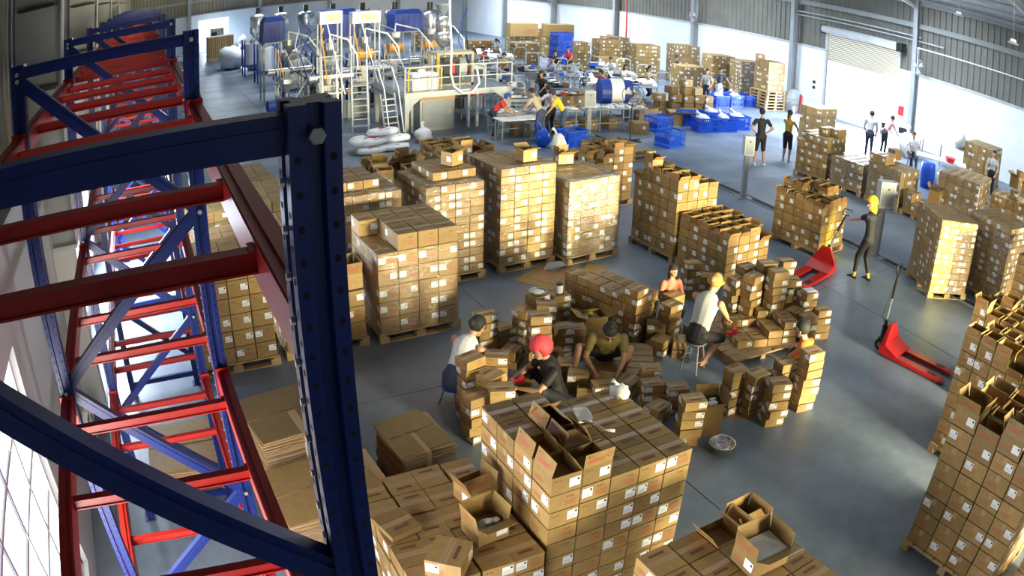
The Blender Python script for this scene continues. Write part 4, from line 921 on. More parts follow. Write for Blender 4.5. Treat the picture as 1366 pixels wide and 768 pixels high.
for i, (x, y, n) in enumerate(((17.6, 46, 7), (19.6, 48, 8), (24.2, 43, 6), (25.3, 36, 7))): load(x, y, -5, 4, 3, n, FD, ('pale carton stack far behind the platform railing', 'dotted white stack at the deepest packing end', 'carton stack below the distant wall fan', 'carton stack by the fourth wall column')[i], 100+i)
for k in range(6): t = thing('blue_crate', f"blue crate in the upright crate tower, {ORD[k]} from the floor", 'crate', (19.2+.02*k, 31.6, k*.36), A_(5), 'tower of blue crates in the packing hall'); part('basket', _c.setdefault('sc', crate_mesh(.9, .7, .34)), t)

# ------------------------------------------------------------------ packing tables and sorting stations
ft = thing('packing_table', 'long grey packing table strewn with white packets behind the packers', 'table', (10.2, 20.0, 0), A_(-2.5))
part('tabletop', MB().box(0, 0, .70, 5.4, .85, .74, 'steel'), ft)
for i in range(7):
    for b in (.04, .77): part('leg', MB().box(.05+i*.875, b, 0, .09+i*.875, b+.04, .70, 'steel'), ft)
part('rail', MB().box(.05, .04, .25, 5.34, .07, .28, 'steel').box(.05, .78, .25, 5.34, .81, .28, 'steel'), ft)
pk_ = MB()
for i in range(90):
    x, y = rnd.uniform(.1, 5.3), rnd.uniform(.08, .77); pk_.ball((x, y, .76), .07, ('whitebag', 'label', 'clear')[i % 3], 6, 4, None, (1.2, .9, .4), .3, rnd)
o = one('white_packets', pk_, 'scatter of small white packets on the long packing table', 'packets', (10.2, 20.0, 0), A_(-2.5)); o['kind'] = 'stuff'
lt = thing('side_table', 'low white table with packets in front of red-shirted packer', 'table', (10.0, 19.3, 0), A_(-2)); part('tabletop', MB().box(0, 0, .66, 1.3, .6, .69, 'white'), lt)
for a in (.04, 1.22):
    for b in (.04, .52): part('leg', MB().box(a, b, 0, a+.04, b+.04, .66, 'steel'), lt)
for i, x in enumerate((10.9, 13.4, 14.3, 12.6)): extra(x, 20.15, 0, 5*i, (.5, .38, .34), ['brown carton under the left end of the long table', 'brown carton under the middle of the long table', 'brown carton under the right end of the long table', 'brown carton under the long table beside the post'][i], None, 0)
extra(14.6, 19.2, 0, -8, (.55, .42, .40), 'brown carton with a big white label beside the fan base', None, 0)
extra(12.9, 20.3, .745, 8, (.6, .4, .36), 'brown carton standing on the long packing table', (150, None, None, 150), 2)

def fan_stand():
    t = thing('standing_fan', 'black standing fan before the long packing table', 'fan', (13.95, 18.5, 0), A_(-30))
    part('base', MB().bar((-.32, -.2, .02), (.32, .2, .02), .05, .03, 'black').bar((-.32, .2, .02), (.32, -.2, .02), .05, .03, 'black'), t)
    part('pole', MB().tube([(0, 0, .02), (0, 0, 1.35)], .018, 'black'), t)
    m = MB(); R = .33
    for r, y in ((R, -.12), (R, -.2), (.2, -.24), (.1, -.25)): m.tube([(math.cos(2*PI*i/24)*r, y, 1.45+math.sin(2*PI*i/24)*r) for i in range(25)], .006, 'black', 4)
    for i in range(20): a = 2*PI*i/20; m.tube([(.03*math.cos(a), -.255, 1.45+.03*math.sin(a)), (.2*math.cos(a), -.24, 1.45+.2*math.sin(a)), (R*math.cos(a), -.2, 1.45+R*math.sin(a)), (R*math.cos(a), -.12, 1.45+R*math.sin(a)), (.05*math.cos(a), -.06, 1.45+.05*math.sin(a))], .003, 'black', 3)
    part('cage', m, t); part('motor', MB().tube([(0, -.04, 1.45), (0, .12, 1.45)], .07, 'black', 10), t)
    for i in range(3):
        a = 2*PI*i/3; b = MB(); q = [(.04*math.cos(a), -.15, 1.45+.04*math.sin(a)), (.28*math.cos(a), -.13, 1.45+.28*math.sin(a)), (.28*math.cos(a+.9), -.19, 1.45+.28*math.sin(a+.9)), (.04*math.cos(a+.9), -.17, 1.45+.04*math.sin(a+.9))]
        b.add(q+[(x, y+.006, z) for x, y, z in q], [(0, 1, 2, 3), (7, 6, 5, 4), (0, 4, 5, 1), (1, 5, 6, 2), (2, 6, 7, 3), (3, 7, 4, 0)], 'steel'); part('blade', b, t)
fan_stand()
# covered roll at the end of the table
cv = thing('covered_roll', 'round blue and white covered roll behind the standing fan', 'roll', (15.5, 21.6, 0), A_(-20))
part('roll', MB().tube([(-.55, 0, .95), (.55, 0, .95)], .48, 'bluecover', 20), cv, smooth=False)
part('white_band', MB().tube([(-.2, 0, .95), (.25, 0, .95)], .488, 'white', 20), cv)
part('cradle', MB().box(-.5, -.4, 0, -.45, .4, .6, 'steel').box(.45, -.4, 0, .5, .4, .6, 'steel').box(-.5, -.4, .45, .5, -.35, .5, 'steel').box(-.5, .35, .45, .5, .4, .5, 'steel'), cv)

# sorting stations: a sloping steel bench under a rounded tube frame
stm = {}
def station_parts():
    b = MB(); b.add([(0, 0, .72), (1.25, 0, .72), (1.25, .62, .98), (0, .62, .98), (0, 0, .68), (1.25, 0, .68), (1.25, .62, .94), (0, .62, .94)], [(0, 1, 2, 3), (7, 6, 5, 4), (0, 4, 5, 1), (1, 5, 6, 2), (2, 6, 7, 3), (3, 7, 4, 0)], 'stainless')
    b.box(0, -.03, .70, 1.25, 0, .78, 'palegrey'); stm['bench'] = b.mesh('bench')
    stm['arch'] = MB().tube([(0, .3, 0), (0, .3, 1.15), (.04, .3, 1.26), (.14, .3, 1.32), (.5, .3, 1.32), (.6, .3, 1.26), (.64, .3, 1.15), (.64, .3, 0)], .022, 'palegrey', 6).mesh('arch_frame')
    stm['leg'] = MB().box(0, 0, 0, .045, .045, .70, 'steel').mesh('leg')
    stm['tray'] = MB().box(0, 0, 0, .5, .34, .02, 'white').box(0, 0, .02, .5, .02, .09, 'white').box(0, .32, .02, .5, .34, .09, 'white').box(0, .02, .02, .02, .32, .09, 'white').box(.48, .02, .02, .5, .32, .09, 'white').mesh('tray')
    stm['shelf'] = MB().box(.05, .05, .22, 1.2, .57, .25, 'steel').mesh('lower_shelf')
station_parts()
rr = random.Random(11); rows_y = [22.1, 24.0, 26.0, 28.1, 30.4, 32.8, 35.4]
items = ['redplastic', 'bluecrate', 'black', 'white', 'label', 'clear', 'card', 'steel', 'label', 'white']
nm_item = {'redplastic': 'red', 'bluecrate': 'blue', 'black': 'black', 'white': 'white', 'label': 'pale', 'clear': 'clear', 'card': 'brown', 'steel': 'grey'}
for r, y in enumerate(rows_y):
    for c in range(4):
        x = 11.6+c*1.9+r*.55+rr.uniform(-.15, .15)
        if x > 20.8 or (r == 0 and c > 2) or (x > 17.6 and y > 29.5): continue
        t = thing('sorting_station', f"steel sorting bench with tube arch, {ORF[r]} row back, {ORF[c]} from left", 'workbench', (x, y+rr.uniform(-.1, .1), 0), A_(-14+rr.uniform(-4, 4)), 'sorting benches in the packing hall')
        part('bench', stm['bench'], t); part('arch_frame', stm['arch'], t, (1.25 if c % 2 else .1, 0, 0)); part('lower_shelf', stm['shelf'], t)
        for a in (0, 1.2):
            part('leg', stm['leg'], t, (a, 0, 0)); part('leg', stm['leg'], t, (a, .55, .0))
        part('tray', stm['tray'], t, (.1+.5*(c % 2), .1, .80), A_(0))
        for q, k in enumerate(rr.sample(['redplastic', 'bluecrate', 'black', 'white', 'clear', 'card', 'steel', 'label'], 4)):
            px, py = rr.uniform(.05, 1.0), rr.uniform(.0, .4)
            T = Matrix.Translation(t.location) @ Matrix.Rotation(t.rotation_euler.z, 4, 'Z')
            p = T @ Vector((px, py, 0)); sx, sy, sz = rr.uniform(.12, .34), rr.uniform(.10, .26), rr.uniform(.05, .2)
            zz_ = .74+py*.42+.05
            m = MB(); m.box(-sx/2, -sy/2, 0, sx/2, sy/2, sz, k); m.box(-sx/2-.008, -sy/2-.008, sz*.8, sx/2+.008, sy/2+.008, sz, rr.choice(('white', k, 'label'))) 
            o = one('parts_box', m, f"{nm_item[k]} parts box on the bench in {ORF[r]} row, {ORF[c]} from left", 'box', (p.x, p.y, zz_), t.rotation_euler.z+rr.uniform(-.4, .4), 'parts boxes on the sorting benches')

# ------------------------------------------------------------------ machines on the left of the hall
pf = thing('machine_platform', 'grey steel machine platform with railing and gusseted legs', 'platform', (7.8, 21.2, 0))
part('deck', MB().box(0, 0, 1.34, 3.5, 3.0, 1.38, 'steel').box(0, -.02, 1.20, 3.5, .04, 1.38, 'palegrey').box(0, 2.96, 1.20, 3.5, 3.02, 1.38, 'palegrey').box(-.02, 0, 1.2, .04, 3, 1.38, 'palegrey').box(3.46, 0, 1.2, 3.52, 3, 1.38, 'palegrey'), pf)
for a in (0, 3.38):
    for b in (0, 2.86):
        l = part('leg', MB().box(a, b, 0, a+.13, b+.13, 1.22, 'palegrey'), pf)
        s_ = 1 if a == 0 else -1; a0 = a+.13 if a == 0 else a
        g_ = MB(); g_.add([(a0, b+.02, 1.2), (a0+s_*.42, b+.02, 1.2), (a0+s_*.12, b+.02, .98), (a0, b+.02, .72), (a0, b+.06, 1.2), (a0+s_*.42, b+.06, 1.2), (a0+s_*.12, b+.06, .98), (a0, b+.06, .72)], [(0, 1, 2, 3), (7, 6, 5, 4), (0, 4, 5, 1), (1, 5, 6, 2), (2, 6, 7, 3), (3, 7, 4, 0)], 'palegrey'); part('gusset', g_, l)
rl = MB()
for (a, b) in [(x, 0) for x in (0, .85, 1.75, 2.6, 3.5)]+[(3.5, y) for y in (1, 2, 3)]+[(0, y) for y in (1, 2, 3)]: rl.tube([(a, b, 1.38), (a, b, 2.15)], .02, 'palegrey', 6)
for z, k in ((2.15, 'palegrey'), (1.78, 'palegrey')): rl.tube([(0, 3, z), (0, 0, z), (3.5, 0, z), (3.5, 3, z)], .02, k, 6)
part('railing', rl, pf)
part('yellow_rail', MB().tube([(.15, .12, 1.40), (.15, .12, 2.05), (.22, .12, 2.12), (1.1, .12, 2.12), (1.2, .12, 2.05), (1.2, .12, 1.4)], .025, 'yellow', 6), pf)
mx = thing('mixing_machine', 'cream and orange framed mixing machine standing on the platform', 'machine', (9.1, 21.9, 1.385))
for a in (0, 1.15):
    for b in (0, .7): part('frame_post', MB().box(a, b, 0, a+.08, b+.08, 1.0, 'orange' if b == 0 and a == 0 else 'cream'), mx)
part('frame_top', MB().box(0, 0, 1.0, 1.23, .78, 1.08, 'cream'), mx); part('frame_base', MB().box(0, 0, .0, 1.23, .78, .07, 'cream'), mx)
part('drum', MB().tube([(.2, .4, .55), (1.05, .4, .55)], .33, 'palegrey', 16), mx); part('panel', MB().box(.22, -.01, .2, .75, .02, .9, 'black').box(.5, -.02, .4, .58, -.01, .75, 'redplastic'), mx)
hp = thing('hopper', 'tall stainless cone hopper above the machine platform', 'hopper', (9.8, 23.15, 0))
part('lower_cone', MB().lathe([(.06, 2.48), (.30, 2.80), (.30, 3.05)], 'stainless', 20), hp, smooth=True); part('upper_cylinder', MB().lathe([(.24, 3.05), (.24, 3.55), (.1, 3.62)], 'stainless', 20), hp, smooth=True)
part('top_funnel', MB().lathe([(.05, 3.62), (.26, 3.95), (.27, 4.0), (.2, 4.02)], 'steel', 18), hp); part('spout', MB().tube([(0, 0, 2.48), (0, 0, 2.42), (-.1, -.1, 2.45)], .05, 'steel'), hp)
part('stand', MB().tube([(-.3, 0, 1.39), (-.28, 0, 3.0)], .02, 'steel', 6).tube([(.3, 0, 1.39), (.28, 0, 3.0)], .02, 'steel', 6).tube([(0, .3, 1.39), (0, .28, 3.0)], .02, 'steel', 6), hp)
one('feed_hose', MB().tube([(9.6, 22.2, 4.3), (9.5, 21.9, 3.6), (9.35, 21.4, 2.7), (9.22, 21.12, 1.9), (9.3, 21.05, 1.5), (9.55, 21.0, 1.28), (9.9, 21.02, 1.3), (10.15, 21.1, 1.55), (10.2, 21.4, 2.0)], .035, 'white', 8), 'long white hose hanging over the platform edge', 'hose', smooth=True)
wt = thing('white_tank', 'ribbed white box tank on the left of the platform', 'tank', (8.15, 21.5, 1.385)); part('body', MB().box(0, 0, 0, .85, .6, .5, 'white'), wt)
for i in range(8): part('rib', MB().box(.03+i*.105, -.015, .03, .07+i*.105, 0, .47, 'palegrey'), wt)
part('cap', MB().lathe([(.12, .5), (.12, .6), (.05, .62)], 'white', 12, Matrix.Translation((.4, .3, 0))), wt)
cb = thing('stainless_cabinet', 'stainless cabinet machine under the platform', 'machine', (8.55, 21.9, 0))
part('body', MB().box(0, 0, 0, 1.15, 1.0, 1.12, 'stainless'), cb); part('door', MB().box(.08, -.02, .10, 1.05, 0, .95, 'steel'), cb); part('tray', MB().box(0, -.03, .98, 1.15, 0, 1.08, 'card_edge'), cb)
part('side_frame', MB().box(-.3, 0, 0, -.22, .08, 1.12, 'palegrey').box(1.6, 0, 0, 1.68, .1, 1.18, 'palegrey').box(1.9, 0, 0, 1.98, .1, 1.18, 'palegrey').box(-.3, .0, 1.1, 1.98, .08, 1.16, 'palegrey'), cb)
table(10.4, 23.0, 0, 1.2, .7, .8, 'grey shelf table under the right end of the platform', 'steel'); one('red_box', MB().box(0, 0, 0, .5, .35, .3, 'redplastic'), 'red box on the shelf table under the platform', 'box', (10.7, 23.05, .805))
def ladder(x, y, z, rz, L, w_, n, lean, lab, rails=True):
    t = thing('steel_ladder', lab, 'ladder', (x, y, z), rz)
    for s_ in (0, w_): part('stringer', MB().bar((s_, 0, 0), (s_, lean, L), .04, .07, 'palegrey', (0, 1, 0)), t)
    st_ = MB().box(0, -.06, 0, w_, .06, .025, 'palegrey').mesh('rung')
    for i in range(1, n): part('rung', st_, t, (0, lean*i/n, L*i/n))
    if rails:
        for s_ in (0, w_): part('handrail', MB().tube([(s_, -.25, .3), (s_, lean-.3, L+.2), (s_, lean+.2, L+.8)], .018, 'white', 6), t)
ladder(7.15, 21.0, 0, A_(5), 1.38, .45, 8, .45, 'grey steel ladder up to the machine platform')
ladder(6.62, 22.7, 0, A_(-14), 2.2, .5, 11, 1.2, 'tall grey ladder left of the machine platform')
ladder(6.3, 25.4, 0, A_(-20), 2.3, .5, 11, -1.2, 'second tall ladder leaning the other way behind')
ladder(5.5, 21.9, 0, A_(-10), 1.8, .45, 9, .9, 'short grey ladder at the left machine stand')
def stand(x, y, w_, d_, h_, lab, cap=True):
    t = thing('machine_stand', lab, 'machine', (x, y, 0), A_(-5))
    m = MB()
    for a in (0, w_):
        for b in (0, d_): m.tube([(a, b, 0), (a*.9+w_*.05, b, h_)], .03, 'palegrey', 6)
    for z in (1.3, h_*.7): m.tube([(0, 0, z), (w_, 0, z), (w_, d_, z), (0, d_, z), (0, 0, z)], .025, 'palegrey', 6)
    part('frame', m, t); part('platform', MB().box(0, 0, 1.26, w_, d_, 1.3, 'steel'), t)
    if cap:
        b = part('head_box', MB().box(0, 0, h_, w_, d_, h_+.40, 'white'), t); part('lamp', MB().box(w_*.3, -.02, h_+.08, w_*.9, 0, h_+.32, 'cream'), b)
    for i, k in enumerate(('orange', 'white')): part('tie_rod', MB().tube([(w_*.3*i, -.1, h_), (w_*.3+.5*i, -.5, 1.3)], .02, k, 6), t)
    part('motor', MB().tube([(w_*.3, d_*.5, 2.3), (w_*.8, d_*.5, 2.3)], .17, 'orange' if w_ > .9 else 'steel', 12), t)
    part('barrel', MB().tube([(-.3, d_*.4, 1.75), (w_+.4, d_*.4, 1.75)], .12, 'stainless', 12), t)
    part('hopper_cone', MB().lathe([(.05, 2.35), (.22, 2.7), (.24, 2.9)], 'stainless', 14, Matrix.Translation((w_*.5, d_*.4, 0))), t)
    part('control_box', MB().box(w_*.1, -.1, 1.4, w_*.5, .0, 1.9, 'palegrey').box(w_*.15, -.11, 1.6, w_*.3, -.1, 1.8, 'black'), t)
    part('pipe', MB().tube([(w_*.5, d_*.4, 2.9), (w_*.5, d_*.3, 3.2), (w_*1.2, -.2, 3.0), (w_*1.6, -.2, 2.5), (w_*1.7, 0, 2.0)], .03, 'white', 6), t)
stand(5.70, 23.2, .72, .7, 3.55, 'tall machine stand with a square white head, leftmost')
stand(7.15, 24.5, .95, .7, 3.40, 'tall machine stand with a wide white head and orange rods')
stand(8.6, 25.6, 1.0, .9, 2.5, 'lower machine stand between the heads and platform', False)
stand(10.2, 26.2, 1.0, .9, 2.5, 'machine stand behind the right side of the platform', False)
stand(4.9, 26.3, .9, .9, 2.6, 'machine stand behind the leftmost head', False)
def extruder(x, y, rz, lab, seed):
    r = random.Random(seed); t = thing('extruder', lab, 'machine', (x, y, 0), rz)
    part('bed', MB().box(0, 0, 0, 1.5, .55, .55, 'greypaint').box(.1, -.02, .08, .7, 0, .48, 'black'), t)
    part('barrel', MB().tube([(.1, .28, .9), (1.7, .28, .9)], .11, 'stainless', 12), t)
    for i in range(4): part('heater_band', MB().tube([(.4+.28*i, .28, .9), (.52+.28*i, .28, .9)], .135, 'black' if i % 2 else 'orange', 12), t)
    part('gear_motor', MB().tube([(-.4, .28, .85), (.1, .28, .85)], .2, 'bluecover', 12), t)
    part('feed_cone', MB().lathe([(.05, 1.0), (.06, 1.2), (.25, 1.55), (.25, 1.7)], 'stainless', 14, Matrix.Translation((.3, .28, 0))), t)
    part('cabinet', MB().box(1.2, .6, 0, 1.7, 1.0, 1.6, 'palegrey').box(1.25, .585, 1.0, 1.6, .6, 1.4, 'black'), t)
    for q in range(3):
        z = 1.5+q*.5; part('cable', MB().tube([(r.uniform(0, 1.4), .3, .9), (r.uniform(-.3, 1.6), r.uniform(-.4, .6), z), (r.uniform(-.3, 1.8), .5, z+.7), (r.uniform(0, 1.6), .9, z+1.2)], .022, ('black', 'white', 'bluecover')[q], 5), t)
for i, (x, y, r, lab) in enumerate(((4.7, 24.6, 8, 'extruder with dark bed at the left of the machines'), (6.4, 25.6, -12, 'extruder behind the leftmost white head'), (8.3, 27.4, 5, 'extruder behind the wide white head'), (10.6, 24.8, -8, 'extruder behind the hopper platform'), (9.2, 28.6, 15, 'extruder under the right blue cover'), (7.2, 32.6, -5, 'extruder deep between the white drums'), (11.6, 28.6, 10, 'extruder left of the sorting benches'))): extruder(x, y, A_(r), lab, i)
def covered(x, y, w_, d_, z, h_, lab):
    t = thing('covered_machine', lab, 'machine', (x, y, 0)); part('frame', MB().box(0, 0, 0, .08, .08, z, 'steel').box(w_-.08, 0, 0, w_, .08, z, 'steel').box(0, d_-.08, 0, .08, d_, z, 'steel').box(w_-.08, d_-.08, 0, w_, d_, z, 'steel').box(0, 0, z-.06, w_, d_, z, 'steel'), t)
    m = MB(); m.add([(0, 0, z), (w_, 0, z), (w_, d_, z), (0, d_, z), (.04, 0, z+h_*.8), (w_-.04, 0, z+h_*.8), (w_-.04, d_, z+h_*.8), (.04, d_, z+h_*.8), (.15, .15, z+h_), (w_-.15, .15, z+h_), (w_-.15, d_-.15, z+h_), (.15, d_-.15, z+h_)],
                    [(0, 1, 5, 4), (1, 2, 6, 5), (2, 3, 7, 6), (3, 0, 4, 7), (4, 5, 9, 8), (5, 6, 10, 9), (6, 7, 11, 10), (7, 4, 8, 11), (8, 9, 10, 11), (3, 2, 1, 0)], 'bluecover')
    c = part('blue_cover', m, t)
    for i in range(5): part('fold', MB().box(w_*(.12+.19*i), -.02, z+.05, w_*(.12+.19*i)+.03, 0, z+h_*.75, 'bluecover'), c)
covered(7.5, 30.0, 1.5, 1.2, 2.5, 1.2, 'blue covered machine between the two white heads'); covered(5.2, 31.2, 1.0, 1.0, 2.5, 1.1, 'blue covered machine left of the first white head'); covered(10.6, 30.2, 1.3, 1.0, 2.55, .95, 'blue covered machine right of the wide white head')
def dryer(x, y, lab):
    t = thing('white_drum', lab, 'drum', (x, y, 0))
    m = MB()
    for a in (-.5, .5):
        for b in (-.5, .5): m.box(a-.04, b-.04, 0, a+.04, b+.04, 2.0, 'bluecover')
    m.box(-.5, -.54, .5, .5, -.46, .58, 'bluecover').box(-.5, .46, .5, .5, .54, .58, 'bluecover').box(-.54, -.5, .5, -.46, .5, .58, 'bluecover')
    part('frame', m, t); part('drum', MB().lathe([(.42, .6), (.44, .62), (.44, 1.75), (.42, 1.78)], 'white', 18), t)
    part('valve', MB().tube([(0, 0, .6), (0, 0, .35)], .08, 'steel'), t); part('dome', MB().ball((0, 0, 1.86), .16, 'steel'), t)
for i, (x, y, lab) in enumerate(((7.55, 28.9, 'white drum in a dark frame nearest the machines'), (6.5, 30.4, 'second white drum in a dark frame'), (6.9, 34.2, 'third white drum in a dark frame'), (6.4, 37.6, 'fourth white drum in a dark frame'), (6.3, 41.5, 'farthest white drum in a dark frame'))): dryer(x, y, lab)
for i in range(7):
    t = thing('stainless_silo', f"stainless silo on legs, {ORF[i]} from the left in the far cluster", 'silo', (7.5+i*1.1, 47-i*2.0, 0), 0, 'cluster of stainless silos')
    part('vessel', MB().lathe([(.1, 1.5), (.5, 2.0), (.52, 3.0), (.45, 3.15), (.1, 3.25)], 'stainless', 16), t, smooth=True)
    for a in (0, 2.1, 4.2): part('leg', MB().tube([(.5*math.cos(a), .5*math.sin(a), 0), (.48*math.cos(a), .48*math.sin(a), 2.2)], .035, 'palegrey', 6), t)
    part('motor', MB().tube([(0, 0, 3.25), (0, 0, 3.6)], .15, 'black', 10), t)
# sacks, bags, bales beyond the racks
def sack(x, y, z, rz, lab, mk=True):
    m = MB(); r = random.Random(int(x*100+y)); m.ball((0, 0, .10), 1, 'white', 16, 8, None, (.46, .30, .11), .04, r)
    m.v = [(x_*1.0/max(.75, (abs(x_/.46)**3+abs(y_/.30)**3)**(1/3)) if abs(z_-.1) < .105 else x_, y_, z_) for x_, y_, z_ in m.v]
    t = link('printed_sack', m.mesh('printed_sack', True), None, (x, y, z), rz, label=lab, category='sack')
    if mk: part('red_print', MB().box(-.12, -.08, .196, -.08, .10, .222, 'redplastic').box(-.08, -.08, .196, .08, -.05, .222, 'redplastic').box(-.08, .0, .196, .05, .03, .222, 'redplastic').box(-.08, .07, .196, .08, .10, .222, 'redplastic'), t)
    part('black_print', MB().box(-.2, -.18, .16, .15, -.16, .19, 'ink'), t); part('black_print', MB().box(-.2, .14, .16, .12, .16, .19, 'ink'), t)
for x, y, z, r, lab, mk in ((6.35, 19.9, 0, .2, 'white printed sack at the bottom of the sack pile', True), (7.0, 20.0, 0, -.2, 'white printed sack at the bottom right of the pile', False), (6.5, 20.1, .2, .5, 'white sack with red letter, middle of the pile', True), (7.1, 20.2, .2, -.1, 'white sack with black print on the right of the pile', False), (6.8, 20.3, .4, .1, 'white sack with red letter on top of the pile', True), (6.1, 20.3, .2, 1.2, 'white sack at the left of the sack pile', False)): sack(x, y, z, r, lab, mk)
bag(8.15, 20.6, 0, .28, .25, .2, 'grey-white plastic bag at the foot of the platform leg', seed=31)
bag(5.75, 46.0, 0, 1.1, .9, .7, 'large heap of white sacks on the far floor', seed=32, name='sack_heap'); bag(6.9, 44.0, 0, .9, .8, .6, 'second heap of white sacks on the far floor', seed=33, name='sack_heap')
bl = thing('upright_bale', 'tan upright bale with vertical ribs on the far floor', 'bale', (4.8, 53, 0)); part('bale', MB().box(0, 0, 0, 1.9, 1.4, 1.7, 'card_edge'), bl)
for i in range(12): part('rib', MB().box(.05+i*.155, -.03, .2, .12+i*.155, 0, 1.65, 'card'), bl)
one('white_bale', MB().box(0, 0, 0, 1.0, 1.2, 1.2, 'white').box(.05, -.02, .1, .95, 0, 1.1, 'palegrey'), 'white wrapped bale beside the far doorway', 'bale', (3.4, 56, 0)); one('grey_machine', MB().box(0, 0, 0, 1.1, 1, 2.0, 'steel').box(.1, -.05, .3, .5, 0, 1.7, 'black').box(.6, -.05, .3, 1.0, 0, 1.7, 'palegrey'), 'grey machine standing in the far doorway', 'machine', (5.6, 59.5, 0))
one('cable_coil', MB().tube([(.12*math.cos(a*.7), .02*a*.1, .35+.12*math.sin(a*.7)+.0*a) for a in range(40)], .012, 'white', 5).box(-.02, -.03, 0, .02, -.01, .4, 'steel'), 'coil of pale cable against the wall behind the rack', 'cable', (-1.30, 8.1, 0.0), A_(70))
# ------------------------------------------------------------------ people
PM = {}
def pm(c, rough=.7):
    k = 'p_%.3f_%.3f_%.3f' % c
    if k not in M: M[k] = mat('cloth_or_skin', c, rough, noise=.12, scale=12, bump=.1)
    return k
SKIN = pm((.50, .28, .17), .5); SKIN2 = pm((.40, .22, .13), .5); HAIRK = pm((.012, .010, .010), .75); LIPS = pm((.35, .06, .05)); EYE = pm((.01, .01, .01), .2)
def capsule(bm, a, b, ra, rb, flat=1.0, fax=None, n=12):
    """tapered capsule a->b; flat scales the cross-section along the direction perpendicular to fax"""
    a = Vector(a); b = Vector(b); d = b-a; L = d.length; d = d.normalized() if L > 1e-6 else Vector((0, 0, 1))
    u = Vector(fax) if fax is not None else (Vector((0, 0, 1)) if abs(d.z) < .9 else Vector((1, 0, 0)))
    u = (u-d*u.dot(d)).normalized(); v = d.cross(u)
    rings = []
    for t in (-80, -55, -25, 0): q = math.radians(t); rings.append((a+d*ra*math.sin(q), ra*math.cos(q)))
    for t in (0, 25, 55, 80): q = math.radians(t); rings.append((b+d*rb*math.sin(q), rb*math.cos(q)))
    o = len(bm.v); vs = []
    for c, r in rings:
        for j in range(n): th = 2*PI*j/n; vs.append(tuple(c+u*r*math.cos(th)+v*r*flat*math.sin(th)))
    R = len(rings); fs = [(i*n+j, i*n+(j+1) % n, (i+1)*n+(j+1) % n, (i+1)*n+j) for i in range(R-1) for j in range(n)]
    fs.append(tuple(range(n))[::-1]); fs.append(tuple((R-1)*n+j for j in range(n)))
    bm.add(vs, fs, SKIN)
def ik(a, c, l1, l2, pole):
    """joint between a and c for two bones, bending towards pole; c is pulled in if out of reach"""
    a = Vector(a); c = Vector(c); d = c-a; D = d.length
    if D > (l1+l2)*.995: c = a+d*((l1+l2)*.995/D); d = c-a; D = d.length
    if D < abs(l1-l2)*1.02+.01: D = abs(l1-l2)*1.02+.01
    x = (l1*l1-l2*l2+D*D)/(2*D); h = math.sqrt(max(0, l1*l1-x*x)); n = d.normalized(); p = Vector(pole); p = (p-n*p.dot(n)).normalized()
    return a+n*x+p*h, c
